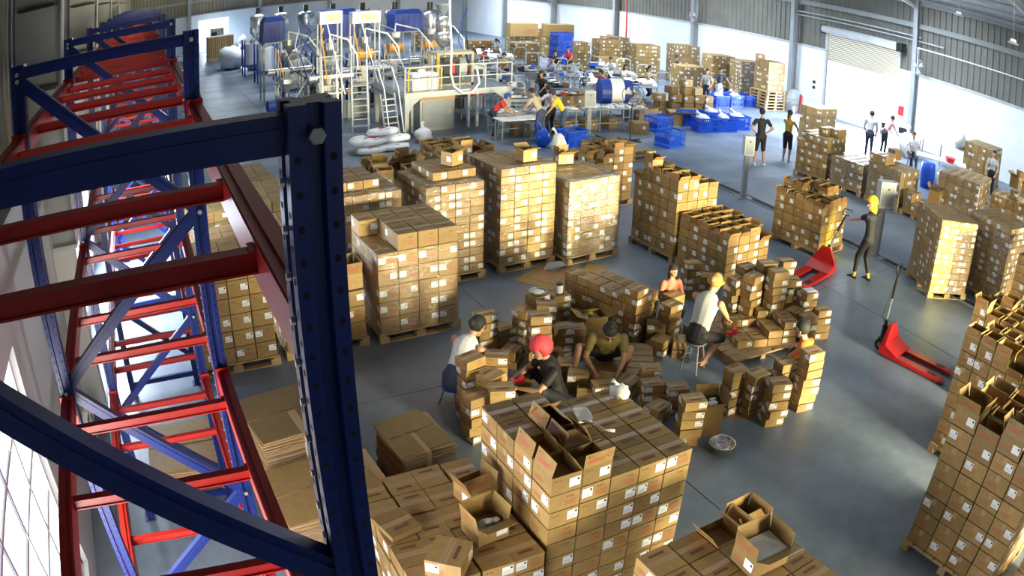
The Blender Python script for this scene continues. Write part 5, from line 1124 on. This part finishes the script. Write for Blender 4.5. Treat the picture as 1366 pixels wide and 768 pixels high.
def human(label, loc, rz, shirt, pants, pelvis=(0, 0, .90), chest=None, head=None, face=(0, 1, -.1), wr=((-.25, .1, .75), (.25, .1, .75)), an=((-.10, 0, .07), (.10, 0, .07)),
          epole=((-1, -1, 0), (1, -1, 0)), kpole=((0, 1, .2), (0, 1, .2)), toe=((-.1, 1, 0), (.1, 1, 0)), sleeve='short', leg='long', hair='short', hairk=None, skin=None, shoe=None, h=1.62, voxel=.013, fem=True, hood=None, wide=1.0, hdir=(None, None), collar=True, name='person', hs=1.0, shink=None):
    s = h/1.65; skin = skin or SKIN; hk = hairk or HAIRK; shoe = shoe or skin
    pelvis = Vector(pelvis)
    chest = Vector(chest) if chest else pelvis+Vector((0, .02, .50*s))         # base of the neck
    up = (chest-pelvis).normalized(); side = Vector((1, 0, 0)); side = (side-up*side.dot(up)).normalized(); fwd = up.cross(side)
    head = Vector(head) if head else chest+up*.20*s+Vector((0, .02, 0))
    face = Vector(face).normalized()
    sw = (.165 if fem else .19)*s*wide
    prims = []                                                                  # a, b, ra, rb, flat, fax, tag
    def P(a, b, ra, rb, tag, flat=1., fax=None): prims.append((Vector(a), Vector(b), ra*s, rb*s, flat, fax, tag))
    hipj = [pelvis-side*.085*s, pelvis+side*.085*s]; shj = [chest-side*sw-up*.045*s, chest+side*sw-up*.045*s]
    P(pelvis-up*.03*s, pelvis+up*.09*s, .135*wide, .125*wide, 'pants', .78, side); P(hipj[0], hipj[1], .098, .098, 'pants')
    P(pelvis+up*.10*s, pelvis+up*.26*s, .126*wide, .128*wide, 'shirt', .72, side); P(pelvis+up*.26*s, chest-up*.10*s, .135*wide, .150*wide, 'shirt', .68, side)
    P(shj[0]*.80+shj[1]*.20-up*.02, shj[0]*.20+shj[1]*.80-up*.02, .062, .062, 'shirt')
    if fem: P(chest-side*.07*s-up*.17*s+fwd*.07*s, chest-side*.07*s-up*.17*s+fwd*.075*s, .052, .05, 'shirt'); P(chest+side*.07*s-up*.17*s+fwd*.07*s, chest+side*.07*s-up*.17*s+fwd*.075*s, .052, .05, 'shirt')
    P(chest-up*.03, head-face*.02-up*.03, .052, .047, 'skin')
    hz = (head-chest).normalized(); hz = (hz-face*hz.dot(face)*.9).normalized(); hx = face.cross(hz).normalized(); hz = hx.cross(face).normalized()
    s0 = s; s = s*hs
    P(head+hz*.025*s-face*.015*s, head+hz*.028*s-face*.02*s, .093, .093, 'skin', .86, face)
    P(head-hz*.035*s+face*.02*s, head-hz*.07*s+face*.045*s, .066, .040, 'skin', .95, face)
    P(head-hz*.005*s+face*.085*s, head-hz*.028*s+face*.108*s, .009, .014, 'skin')
    for q in (-1, 1): P(head+hx*q*.078*s-face*.01*s+hz*.01*s, head+hx*q*.084*s-face*.015*s-hz*.02*s, .018, .013, 'skin', .5, hz)
    s = s0
    tags_sleeve = {'short': .55, 'none': -.05, 'long': 2.0}[sleeve]; arms = []
    for q in (0, 1):
        e, wv = ik(shj[q], wr[q], .275*s, .245*s, epole[q]); sh = shj[q]
        P(sh, sh.lerp(e, .5), .054, .046, 'arm'); P(sh.lerp(e, .5), e, .045, .037, 'arm')
        P(e, e.lerp(wv, .35), .038, .037, 'arm'); P(e.lerp(wv, .35), wv, .037, .024, 'arm')
        if sleeve != 'none':
            cut = min(tags_sleeve, 1); P(sh, sh.lerp(e, cut*.95), .064, .058, 'shirt')
            if sleeve == 'long': P(e, e.lerp(wv, .9), .046, .036, 'shirt')
        hd = Vector(hdir[q]).normalized() if hdir[q] else (wv-e).normalized()
        arms.append((wv, hd, q)); P(wv, wv+hd*.075*s, .026, .034, 'arm', .55, hd.cross(Vector((0, 0, 1))) if abs(hd.z) < .95 else side)
    for q in (0, 1):
        k, a = ik(hipj[q], an[q], .405*s, .40*s, kpole[q]); hj = hipj[q]
        P(hj, k, .085, .056, 'thigh'); P(k, k.lerp(a, .35), .055, .054, 'shin'); P(k.lerp(a, .35), a, .053, .032, 'shin')
        if leg in ('long', 'crop'): P(hj, k, .092, .064, 'pants'); P(k, k.lerp(a, .93 if leg == 'long' else .72), .064, .046, 'pants')
        elif leg == 'knee': P(hj, k.lerp(hj, -.02), .094, .070, 'pants')
        elif leg == 'short': P(hj, hj.lerp(k, .62), .096, .082, 'pants')
        t = Vector(toe[q]).normalized(); f0 = a-t*.045*s+Vector((0, 0, -.035*s)); f1 = a+t*.15*s+Vector((0, 0, -.045*s)); P(f0, a.lerp(f1, .5), .032, .034, 'foot'); P(a.lerp(f1, .4), f1, .036, .026, 'foot', .7, t.cross(Vector((0, 0, 1))))
    b = MB()
    for a, c, ra, rb, fl_, fx, tg in prims: capsule(b, a, c, ra, rb, fl_, fx)
    me = b.mesh('body'); tmp = bpy.data.objects.new('tmp_body', me); COL.objects.link(tmp)
    md = tmp.modifiers.new('r', 'REMESH'); md.mode = 'VOXEL'; md.voxel_size = voxel; md.use_smooth_shade = True
    ms = tmp.modifiers.new('s', 'SMOOTH'); ms.factor = .5; ms.iterations = 3
    dg = bpy.context.evaluated_depsgraph_get(); new = bpy.data.meshes.new_from_object(tmp.evaluated_get(dg)); bpy.data.objects.remove(tmp)
    n = len(new.vertices); co = np.empty(n*3, np.float32); new.vertices.foreach_get('co', co); co = co.reshape(-1, 3)
    polys = [tuple(p.vertices) for p in new.polygons]
    cen = co[np.array([p[0] for p in polys])]*.5+co[np.array([p[2 if len(p) > 2 else 1] for p in polys])]*.5
    best = np.full(len(polys), 9.); idx = np.zeros(len(polys), int)
    for i, (a, c, ra, rb, fl_, fx, tg) in enumerate(prims):
        A = np.array(a); D = np.array(c-a); L2 = max(float(D@D), 1e-9); tt = np.clip((cen-A)@D/L2, 0, 1)
        dv = cen-(A+tt[:, None]*D); r = ra+(rb-ra)*tt
        if fl_ != 1. and fx is not None:
            dd = D/math.sqrt(L2); u = np.array(fx)-dd*np.dot(np.array(fx), dd); u /= max(np.linalg.norm(u), 1e-6); v = np.cross(dd, u); pv = dv@v; dv = dv+np.outer(pv*(1/fl_-1), v)
        dist = np.linalg.norm(dv, axis=1)-r; m_ = dist < best; best[m_] = dist[m_]; idx[m_] = i
    slot = {'shirt': shirt, 'pants': pants, 'skin': skin, 'arm': skin, 'thigh': pants if leg != 'short' else skin, 'shin': shink or skin, 'foot': shoe}
    out = MB(); out.v = [tuple(map(float, c)) for c in co]; out.f = [list(p) for p in polys]; tg = [prims[i][6] for i in idx]; out.m = [out.mi(slot[t]) for t in tg]
    # fingers, eyes, brows, mouth
    nf = 7
    for wv, hd, q in arms:
        pn = hd.cross(side if abs(hd.dot(side)) < .8 else Vector((0, 0, 1))).normalized(); ac = hd.cross(pn).normalized()
        if pn.z > 0: pn = -pn
        for i in range(4):
            o_ = wv+hd*.085*s+ac*(i-1.5)*.0175*s; L = (.062, .072, .068, .052)[i]*s
            p1 = o_+hd*L*.5+pn*.006; p2 = p1+(hd*.6+pn*.8).normalized()*L*.32; p3 = p2+(hd*.1+pn).normalized()*L*.25
            out.tube([o_-hd*.03, p1, p2, p3], .008, skin, nf, None, [.0095*s, .0085*s, .0075*s, .006*s])
        th = ac*(-1 if q else 1); o_ = wv+hd*.03*s+th*.022*s; p1 = o_+(hd*.7+th*.7).normalized()*.035*s; p2 = p1+(hd*.9+th*.2+pn*.4).normalized()*.028*s
        out.tube([o_-th*.01, p1, p2], .009, skin, nf, None, [.012*s, .010*s, .008*s])
    s = s0*hs
    for q in (-1, 1):
        out.ball(tuple(head+hx*q*.031*s+face*.083*s+hz*.012*s), .0105*s, EYE, 8, 5); out.ball(tuple(head+hx*q*.031*s+face*.086*s+hz*.034*s), .012*s, HAIRK, 8, 4, None, (1.3, 1, .25))
    out.ball(tuple(head+face*.086*s-hz*.052*s), .018*s, LIPS, 10, 4, None, (1.2, .6, .4))
    o = link(name, out.mesh('person', True), None, loc, rz, label=label, category='person')
    # hair or head covering, a shell seated on the skull
    s = s0*hs
    def cover(k, rad, off, cut, nm, jit=.0):
        m = MB(); n1, n2 = 22, 14; c = head+hz*(.03*s+off[1])-face*(.018*s+off[0]); vs = []; rr_ = random.Random(3)
        for i in range(n2+1):
            ph = PI*i/n2
            for j in range(n1):
                th = 2*PI*j/n1; d = hz*math.cos(ph)+(face*math.cos(th)+hx*math.sin(th))*math.sin(ph)
                fr = d.dot(face); lo = -d.dot(hz); r = rad*s*(1+rr_.uniform(-jit, jit))
                if fr > .30 and lo > cut: r *= .70
                vs.append(tuple(c+d*r*(1-.10*abs(d.dot(hx)))))
        m.add(vs, [(i*n1+j, (i+1)*n1+j, (i+1)*n1+(j+1) % n1, i*n1+(j+1) % n1) for i in range(n2) for j in range(n1)], k); return m
    if hood:
        m = cover(hood, .130 if hood == REDSC else .118, (.004, .004), -.02, 'hood', .05 if hood == REDSC else .01)
        if hair == 'hood': m.tube([head-face*.03-hz*.06, chest-up*.0, chest-up*.06], .08, hood, 12, None, [.085*s, .075*s, .10*s])
        part('head_scarf', m, o, smooth=True)
        if hair == 'bun': part('hair', MB().ball(tuple(head-face*.10*s-hz*.04*s), .05*s, hk, 10, 7), o, smooth=True)
    else:
        m = cover(hk, .1015, (.008, .003), -.10, 'hair')
        if hair == 'bun': m.ball(tuple(head-face*.11*s+hz*.02*s), .045*s, hk, 10, 7)
        elif hair == 'topbun': m.ball(tuple(head-face*.03*s+hz*.13*s), .04*s, hk, 10, 7)
        elif hair == 'tail': m.tube([head-face*.09*s, head-face*.15*s-hz*.05*s, head-face*.13*s-hz*.16*s, head-face*.11*s-hz*.22*s], .03, hk, 8, None, [.035*s, .036*s, .03*s, .012*s])
        elif hair == 'long': m.tube([head-face*.05*s, head-face*.07*s-hz*.12*s, head-face*.075*s-hz*.22*s], .07, hk, 10, None, [.08*s, .07*s, .045*s])
        part('hair', m, o, smooth=True)
    return o
WHITE = pm((.74, .76, .78)); BLK = pm((.010, .010, .013)); NAVY = pm((.015, .02, .05)); OLIVE = pm((.20, .155, .045)); GREYW = pm((.44, .45, .45)); ORNG = pm((.52, .16, .03)); YEL = pm((.80, .55, .02)); RED = pm((.55, .03, .025)); JEANS = pm((.05, .07, .13)); BEIGE = pm((.50, .42, .30)); PINK = pm((.65, .30, .30)); REDSC = pm((.75, .05, .07)); BROWNH = pm((.28, .15, .05)); GOLD = pm((.62, .40, .04)); DBLUE = pm((.02, .06, .30))

def stool(x, y, h_, k, lab, r=.15):
    t = thing('stool', lab, 'stool', (x, y, 0), .4)
    part('seat', MB().lathe([(r*.9, h_-.03), (r, h_-.02), (r, h_), (r*.8, h_+.004)], k, 18), t)
    for i in range(4):
        a = PI/4+i*PI/2; part('leg', MB().tube([(r*.7*math.cos(a), r*.7*math.sin(a), h_-.03), (r*1.15*math.cos(a), r*1.15*math.sin(a), 0)], .012, 'steel', 6), t)
    part('ring', MB().tube([(r*.98*math.cos(a*PI/8), r*.98*math.sin(a*PI/8), h_*.4) for a in range(17)], .006, 'steel', 5), t)
# packers in the middle circle. Figures face +y before turning by rz.
stool(3.26, 7.36, .26, 'bluecrate', 'low blue plastic stool under the white-topped woman', .17)
human('person in white sleeveless top with dark collar on a blue stool', (3.26, 7.36, 0), A_(-68), WHITE, JEANS, pelvis=(0, 0, .36), chest=(0, .24, .76), head=(.02, .38, .90), face=(.1, 1, -.6),
      wr=((-.12, .52, .50), (.14, .52, .50)), an=((-.16, .50, .07), (.14, .48, .07)), kpole=((-.3, .3, 1), (.3, .3, 1)), sleeve='none', leg='long', hair='bun', shoe=SKIN, wide=1.22, hs=1.10, voxel=.011)
human('person in black top with red headscarf, crouched before the golden stack', (4.30, 6.72, 0), A_(75), BLK, BLK, pelvis=(0, 0, .20), chest=(0, .14, .66), head=(.0, .24, .83), face=(0, 1, -.45),
      wr=((-.14, .50, .42), (.12, .50, .42)), an=((-.20, .42, .07), (.20, .42, .07)), kpole=((-.5, .3, 1), (.5, .3, 1)), sleeve='short', leg='long', hair='bun', hood=REDSC, shoe=SKIN, wide=1.22, hs=1.10, voxel=.011)
human('person in olive shirt and dark shorts squatting with a red tape roll', (5.34, 7.28, 0), A_(150), OLIVE, BLK, pelvis=(0, -.02, .26), chest=(0, .26, .62), head=(0, .40, .74), face=(0, .75, -.8),
      wr=((-.12, .52, .20), (.16, .50, .24)), an=((-.20, .30, .07), (.42, .36, .07)), kpole=((-.55, .5, 1), (.5, .3, 1)), toe=((-.3, 1, 0), (.3, 1, 0)), sleeve='short', leg='short', hair='topbun', fem=True, wide=1.22, hs=1.10, voxel=.011, skin=SKIN2)
one('tape_dispenser', MB().tube([(-.03, 0, .05), (.03, 0, .05)], .045, 'redplastic', 14).box(-.025, -.02, -.0, .025, .10, .03, 'redplastic').box(-.025, .09, .0, .025, .10, .06, 'redplastic'), 'red tape dispenser in the squatting worker\'s hand', 'tape dispenser', (5.02, 6.98, .13), A_(120))
one('red_dispenser', MB().tube([(-.03, 0, .05), (.03, 0, .05)], .04, 'redplastic', 12).box(-.025, -.02, 0, .025, .12, .03, 'redplastic'), 'red tape dispenser held by the person with red headscarf', 'tape dispenser', (3.88, 6.86, .40), A_(60))
extra(3.78, 6.72, .12, 30, (.26, .22, .16), 'open small carton being filled by the red-scarfed person', (150, 150, 120, 120), 4); extra(3.76, 6.70, 0, 24, (.26, .22, .118), 'closed small carton under the one being filled', None, 4)
extra(4.62, 6.80, 0, -38, (.62, .28, .16), 'long low carton right behind the black-topped person', (None, 160, None, None), 4)
extra(5.02, 6.62, 0, -20, (.34, .24, .15), 'low carton handled by the squatting worker', None, 1)
pallet(None, .9, .9, (4.95, 7.15, 0), A_(-35), 'dark wooden pallet under the squatting worker\'s cartons')
human('person, a child with dark hair and light top behind the carton block', (6.97, 8.02, 0), A_(165), pm((.55, .16, .10)), BLK, pelvis=(0, 0, .36), chest=(0, .04, .71), head=(0, .08, .87), face=(-.25, 1, -.15),
      wr=((-.15, .2, .36), (.15, .2, .36)), an=((-.1, .22, .07), (.1, .22, .07)), kpole=((-.2, 1, .8), (.2, 1, .8)), sleeve='short', leg='long', hair='long', h=1.22, voxel=.012)
stool(6.42, 6.72, .43, 'steel', 'steel-legged round stool under the grey-topped woman', .15)
human('person in pale sleeveless blouse and black knee trousers on a steel stool', (6.42, 6.72, 0), A_(-72), GREYW, BLK, pelvis=(0, 0, .53), chest=(0, .20, 1.00), head=(.0, .34, 1.15), face=(0, 1, -.6),
      wr=((-.10, .60, .56), (.16, .56, .60)), an=((-.05, .30, .07), (.10, .10, .12)), kpole=((-.2, 1, .4), (.3, 1, .4)), sleeve='none', leg='knee', hair='bun', hairk=BROWNH, wide=1.22, hs=1.10, voxel=.011, hood=None)
part('headband', MB().tube([(.105*math.cos(a*PI/10), .335+.09*math.sin(a*PI/10), 1.18) for a in range(21)], .018, GOLD, 6), bpy.data.objects[[o.name for o in COL.objects if o.name.startswith('person')][-1]])
one('red_dispenser', MB().tube([(-.03, 0, .05), (.03, 0, .05)], .04, 'redplastic', 12).box(-.025, -.02, 0, .025, .12, .03, 'redplastic'), 'red tape dispenser held over the work platform', 'tape dispenser', (6.98, 6.56, .47), A_(60))
human('person in orange top sitting low among the right-hand columns', (7.40, 5.46, 0), A_(20), ORNG, BLK, pelvis=(0, 0, .22), chest=(0, .12, .68), head=(0, .2, .86), face=(.1, 1, -.35),
      wr=((-.2, .48, .45), (.14, .5, .45)), an=((-.18, .5, .07), (.16, .5, .07)), kpole=((-.4, .3, 1), (.4, .3, 1)), sleeve='short', leg='long', hair='short', wide=1.22, hs=1.10, voxel=.012)
# standing people
human('person in black with yellow hood and yellow boots gripping the jack handle', (11.64, 7.64, 0), A_(0), BLK, BLK, pelvis=(0, 0, .86), head=(-.03, .06, 1.53), face=(-.9, .35, -.12),
      wr=((.02, .53, 1.06), (.20, .53, 1.04)), an=((-.12, .16, .09), (.10, -.06, .09)), epole=((-1, -.6, -.6), (1, -.6, -.6)), sleeve='short', leg='crop', hair='hood', hood=YEL, shoe=BLK, shink=GOLD, wide=1.12, hs=1.08, h=1.64, voxel=.012)
human('person in black T-shirt and shorts, hands on hips, seen from behind', (16.02, 14.95, 0), A_(-20), BLK, BLK, pelvis=(0, 0, .88), face=(.3, 1, -.1),
      wr=((-.17, .02, .98), (.17, .02, .98)), an=((-.16, 0, .08), (.16, 0, .08)), epole=((-1, -.25, 0), (1, -.25, 0)), sleeve='short', leg='knee', hair='short', shoe=WHITE, fem=False, h=1.66, voxel=.014, hdir=((.6, .5, -.5), (-.6, .5, -.5)))
human('person in yellow top and black skirt beside the tall tan pallet', (17.41, 15.1, 0), A_(-72), GOLD, BLK, pelvis=(0, 0, .84), face=(0, 1, -.3), wr=((-.15, .45, 1.05), (.15, .40, 1.0)), sleeve='none', leg='knee', hair='tail', h=1.58, voxel=.014)
human('person in navy T-shirt with arms held out beside the blue crates', (22.25, 23.46, 0), A_(170), NAVY, GREYW, pelvis=(0, 0, .84), wr=((-.50, .1, .95), (.46, .12, .88)), an=((-.12, .05, .08), (.15, 0, .08)), sleeve='short', leg='long', hair='short', fem=False, h=1.58, voxel=.016)
human('person in pale patterned top standing beside the one in navy', (21.2, 23.1, 0), A_(120), GREYW, NAVY, pelvis=(0, 0, .84), wr=((-.2, .25, .9), (.2, .2, .85)), sleeve='short', leg='long', hair='long', h=1.56, voxel=.016)
human('person in beige T-shirt and jeans bending at the long table', (11.25, 19.25, 0), A_(25), BEIGE, JEANS, pelvis=(0, 0, .84), chest=(0, .24, 1.28), head=(0, .36, 1.44), face=(0, 1, -.6), wr=((-.2, .55, .9), (.2, .55, .85)), sleeve='short', leg='long', hair='short', fem=False, h=1.62, voxel=.016, shoe=BLK)
human('person in yellow T-shirt with dark cap bending at the long table', (11.95, 19.1, 0), A_(50), YEL, JEANS, pelvis=(0, 0, .84), chest=(0, .26, 1.26), head=(0, .38, 1.40), face=(0, 1, -.7), wr=((-.2, .5, .8), (.2, .5, .8)), sleeve='short', leg='long', hair='short', hood=NAVY, h=1.60, voxel=.016, shoe=WHITE)
human('person in white top half hidden behind the beige-shirted packer', (11.9, 20.0-.25, 0), A_(10), WHITE, BLK, pelvis=(0, 0, .82), chest=(0, .12, 1.28), head=(0, .2, 1.46), wr=((-.2, .5, .9), (.2, .5, .9)), sleeve='short', leg='long', hair='short', h=1.58, voxel=.018)
human('person in red T-shirt with blue cap reaching over the side table', (10.15, 20.25-.1, 0), A_(-120), RED, NAVY, pelvis=(0, 0, .80), chest=(0, .3, 1.12), head=(0, .42, 1.25), face=(0, 1, -.6), wr=((-.2, .6, .8), (.2, .6, .8)), sleeve='short', leg='long', hair='short', hood=DBLUE, h=1.56, voxel=.016)
human('person in white shirt standing at the boxes in front of the roller door', (21.9, 15.0, 0), A_(-60), GREYW, NAVY, pelvis=(0, 0, .86), chest=(0, .1, 1.34), wr=((-.2, .3, .85), (.2, .3, .85)), sleeve='short', leg='long', hair='short', fem=False, h=1.64, voxel=.018)
human('person in pink-white top bending near the roller door', (23.2, 15.2, 0), A_(-100), PINK, BLK, pelvis=(0, 0, .84), chest=(0, .25, 1.25), head=(0, .4, 1.36), face=(0, 1, -.7), wr=((-.2, .55, .85), (.2, .55, .85)), sleeve='short', leg='long', hair='short', h=1.58, voxel=.018)
stool(22.6, 13.5, .45, 'redplastic', 'small stool under the white-shirted sitter by the wall')
human('person in white shirt sitting at the wall behind the wrapped pallet', (22.6, 13.5, 0), A_(140), WHITE, NAVY, pelvis=(0, 0, .55), chest=(0, .08, 1.03), wr=((-.2, .4, .7), (.2, .4, .7)), an=((-.12, .45, .08), (.12, .45, .08)), kpole=((0, 1, 1), (0, 1, 1)), sleeve='short', leg='long', hair='short', h=1.58, voxel=.018)
human('person in grey top standing before the dotted stack at right wall', (23.2, 10.2, 0), A_(100), GREYW, BLK, pelvis=(0, 0, .84), wr=((-.2, .2, .85), (.2, .2, .85)), sleeve='short', leg='long', hair='long', h=1.56, voxel=.018)
human('person in white blouse seated left at the bench under far stacks', (18.3, 25.0, 0), A_(-160), WHITE, BLK, pelvis=(0, 0, .70), chest=(0, .1, 1.2), wr=((-.2, .4, .9), (.2, .4, .9)), sleeve='short', leg='long', hair='long', h=1.55, voxel=.02)
human('person in cream top seated right at the bench under far stacks', (19.2, 24.6, 0), A_(-150), BEIGE, BLK, pelvis=(0, 0, .70), chest=(0, .1, 1.2), wr=((-.2, .4, .9), (.2, .4, .9)), sleeve='short', leg='long', hair='tail', h=1.55, voxel=.02)
human('person in dark top standing before the far carton row', (23.2, 27.5, 0), A_(-140), NAVY, BLK, pelvis=(0, 0, .84), sleeve='short', leg='long', hair='short', h=1.56, voxel=.02)
far = [(15.5, 31.6, RED, 'person in red shirt at a bench in the deep packing rows'), (15.1, 28.9, GOLD, 'person in mustard shirt working at a sorting bench'), (16.5, 27.2, GREYW, 'person in grey shirt between two sorting benches'), (19.5, 30.9, RED, 'person in red shirt beside the blue crate tower'),
       (12.6, 26.9, RED, 'person in crimson shirt near the platform railing'), (17.9, 29.4, BLK, 'person in black shirt at the deep sorting benches'), (16.0, 22.9, BLK, 'person in black shirt behind the long table'), (19.2, 27.0, WHITE, 'person in white shirt at the right sorting benches'),
       (18.0, 35.2, GREYW, 'person in pale shirt at the deepest bench'), (13.6, 22.6+.6, BLK, 'person in black shirt behind the beige-shirted packer'), (10.9, 33.5, NAVY, 'person in navy shirt far behind the platform railing')]
for i, (x, y, c, lab) in enumerate(far):
    human(lab, (x, y, 0), A_((-1)**i*60+180*(i % 2)), c, (BLK, NAVY, JEANS)[i % 3], pelvis=(0, 0, .78), chest=(0, .1, 1.24), head=(0, .16, 1.43), face=(0, 1, -.4), wr=((-.2, .45, .9), (.2, .45, .9)), sleeve='short', leg='long', hair=('short', 'bun', 'tail')[i % 3], h=1.55, voxel=.022)
# cartons buried in the stacks or cut off by the frame are joined into one object
import zlib
HID = {20381939,30368496,37152377,71142414,71537115,107535651,110589409,121900200,138879396,168646732,195080089,208064133,216416201,247887019,260698648,280972698,296521419,297076300,297808369,306758185,314002661,341784912,348231524,348513446,377647747,423325682,426510897,435346039,443698022,463673258,509404543,531792338,569752951,613369169,628616120,635764951,636879911,637180156,711714491,738760433,740916299,744437387,751902280,773937935,777604916,782644173,792728123,817813103,873574513,922379543,922974760,971231427,1013146830,1013482421,1017871092,1033974050,1048964851,1052086662,1067577039,1085666708,1086879073,1096824047,1120490794,1123145163,1136079631,1139690512,1152623207,1167405152,1170007113,1176502501,1267974025,1329261498,1329734437,1333122707,1336173298,1347056606,1358839535,1361665535,1365671849,1395689689,1412737312,1414684307,1430184694,1430659546,1438269006,1440405937,1456895454,1511404635,1517578290,1531799091,1551952376,1560925515,1568227021,1600551883,1610076204,1635639453,1645844660,1653852200,1671005182,1679786324,1721581965,1725098375,1746592794,1750792946,1774540325,1813324303,1825900208,1827763999,1836950164,1842743769,1890514928,1929677340,1931183425,1944839771,1961489519,1988692975,2001014092,2006344381,2012697145,2046563792,2058428964,2074262579,2093942761,2114339264,2134267130,2143778638,2147605484,2163128235,2163197551,2166222778,2167020044,2179304889,2220273940,2237736631,2256868118,2297628016,2319011466,2328210993,2331591712,2352153866,2353756686,2374399289,2376850484,2383144709,2383408730,2388934057,2392869960,2423111888,2443176197,2443566259,2543825406,2562608375,2613535237,2642661757,2658220747,2668655615,2688084111,2694318465,2731634624,2736102333,2751164191,2759170239,2763690663,2823305155,2838936399,2854365858,2885915394,2889012229,2889115316,2902192385,2918300375,2920055995,2929985288,2931092143,2942418948,2950901875,2962931828,2972804885,3012068326,3047174223,3058096590,3062629610,3075647111,3079957954,3104663190,3105629975,3112882743,3129068870,3162609085,3178478696,3186616556,3191181684,3216789708,3255760812,3274130818,3283847071,3285692417,3312439634,3321836775,3345782373,3350038763,3351340121,3374162730,3427945060,3442412197,3454009533,3478286344,3479124442,3479582014,3499687572,3531973050,3536633830,3551771814,3559157948,3562004624,3574861247,3617478594,3625399147,3650435041,3689847278,3694504013,3695526859,3701544667,3719653778,3738662067,3755818853,3759355220,3761337885,3774774277,3778420333,3803785057,3808474412,3817397113,3825352535,3833042701,3866159049,3877798792,3880089757,3885924103,3888166230,3888221030,3899659707,3917110893,3925020709,3982079119,4006202553,4010838804,4029993561,4071262777,4072043616,4122167458,4132099105,4134560033,4177792759,4193610355,4193802450,4196983950,4199967983,4246071830,4253450796,4262078972,4278458993,4283457700}
def merge(objs):
    m = MB()
    for o in objs:
        T = o.matrix_basis
        for q, Q in [(o, T)]+[(c, T @ c.matrix_basis) for c in list(o.children)]:
            me = q.data; m2 = [k for mt_ in me.materials for k, v in M.items() if v == mt_]
            off = len(m.v); m.v += [tuple(Q @ v.co) for v in me.vertices]
            for p in me.polygons: m.f.append([off+i for i in p.vertices]); m.m.append(m.mi(m2[p.material_index]))
    for o in objs:
        for c in list(o.children): bpy.data.objects.remove(c)
        bpy.data.objects.remove(o)
    r = one('carton_mass', m, 'brown cartons buried inside and behind the loose stacks', 'cartons'); r['kind'] = 'stuff'
hid_ = [o for o in COL.objects if o.parent is None and 'label' in o and o.name.startswith(('carton', 'open_carton')) and zlib.crc32(o['label'].encode()) in HID]
if hid_: merge(hid_)
for k in list(bpy.data.meshes):
    if k.users == 0: bpy.data.meshes.remove(k)
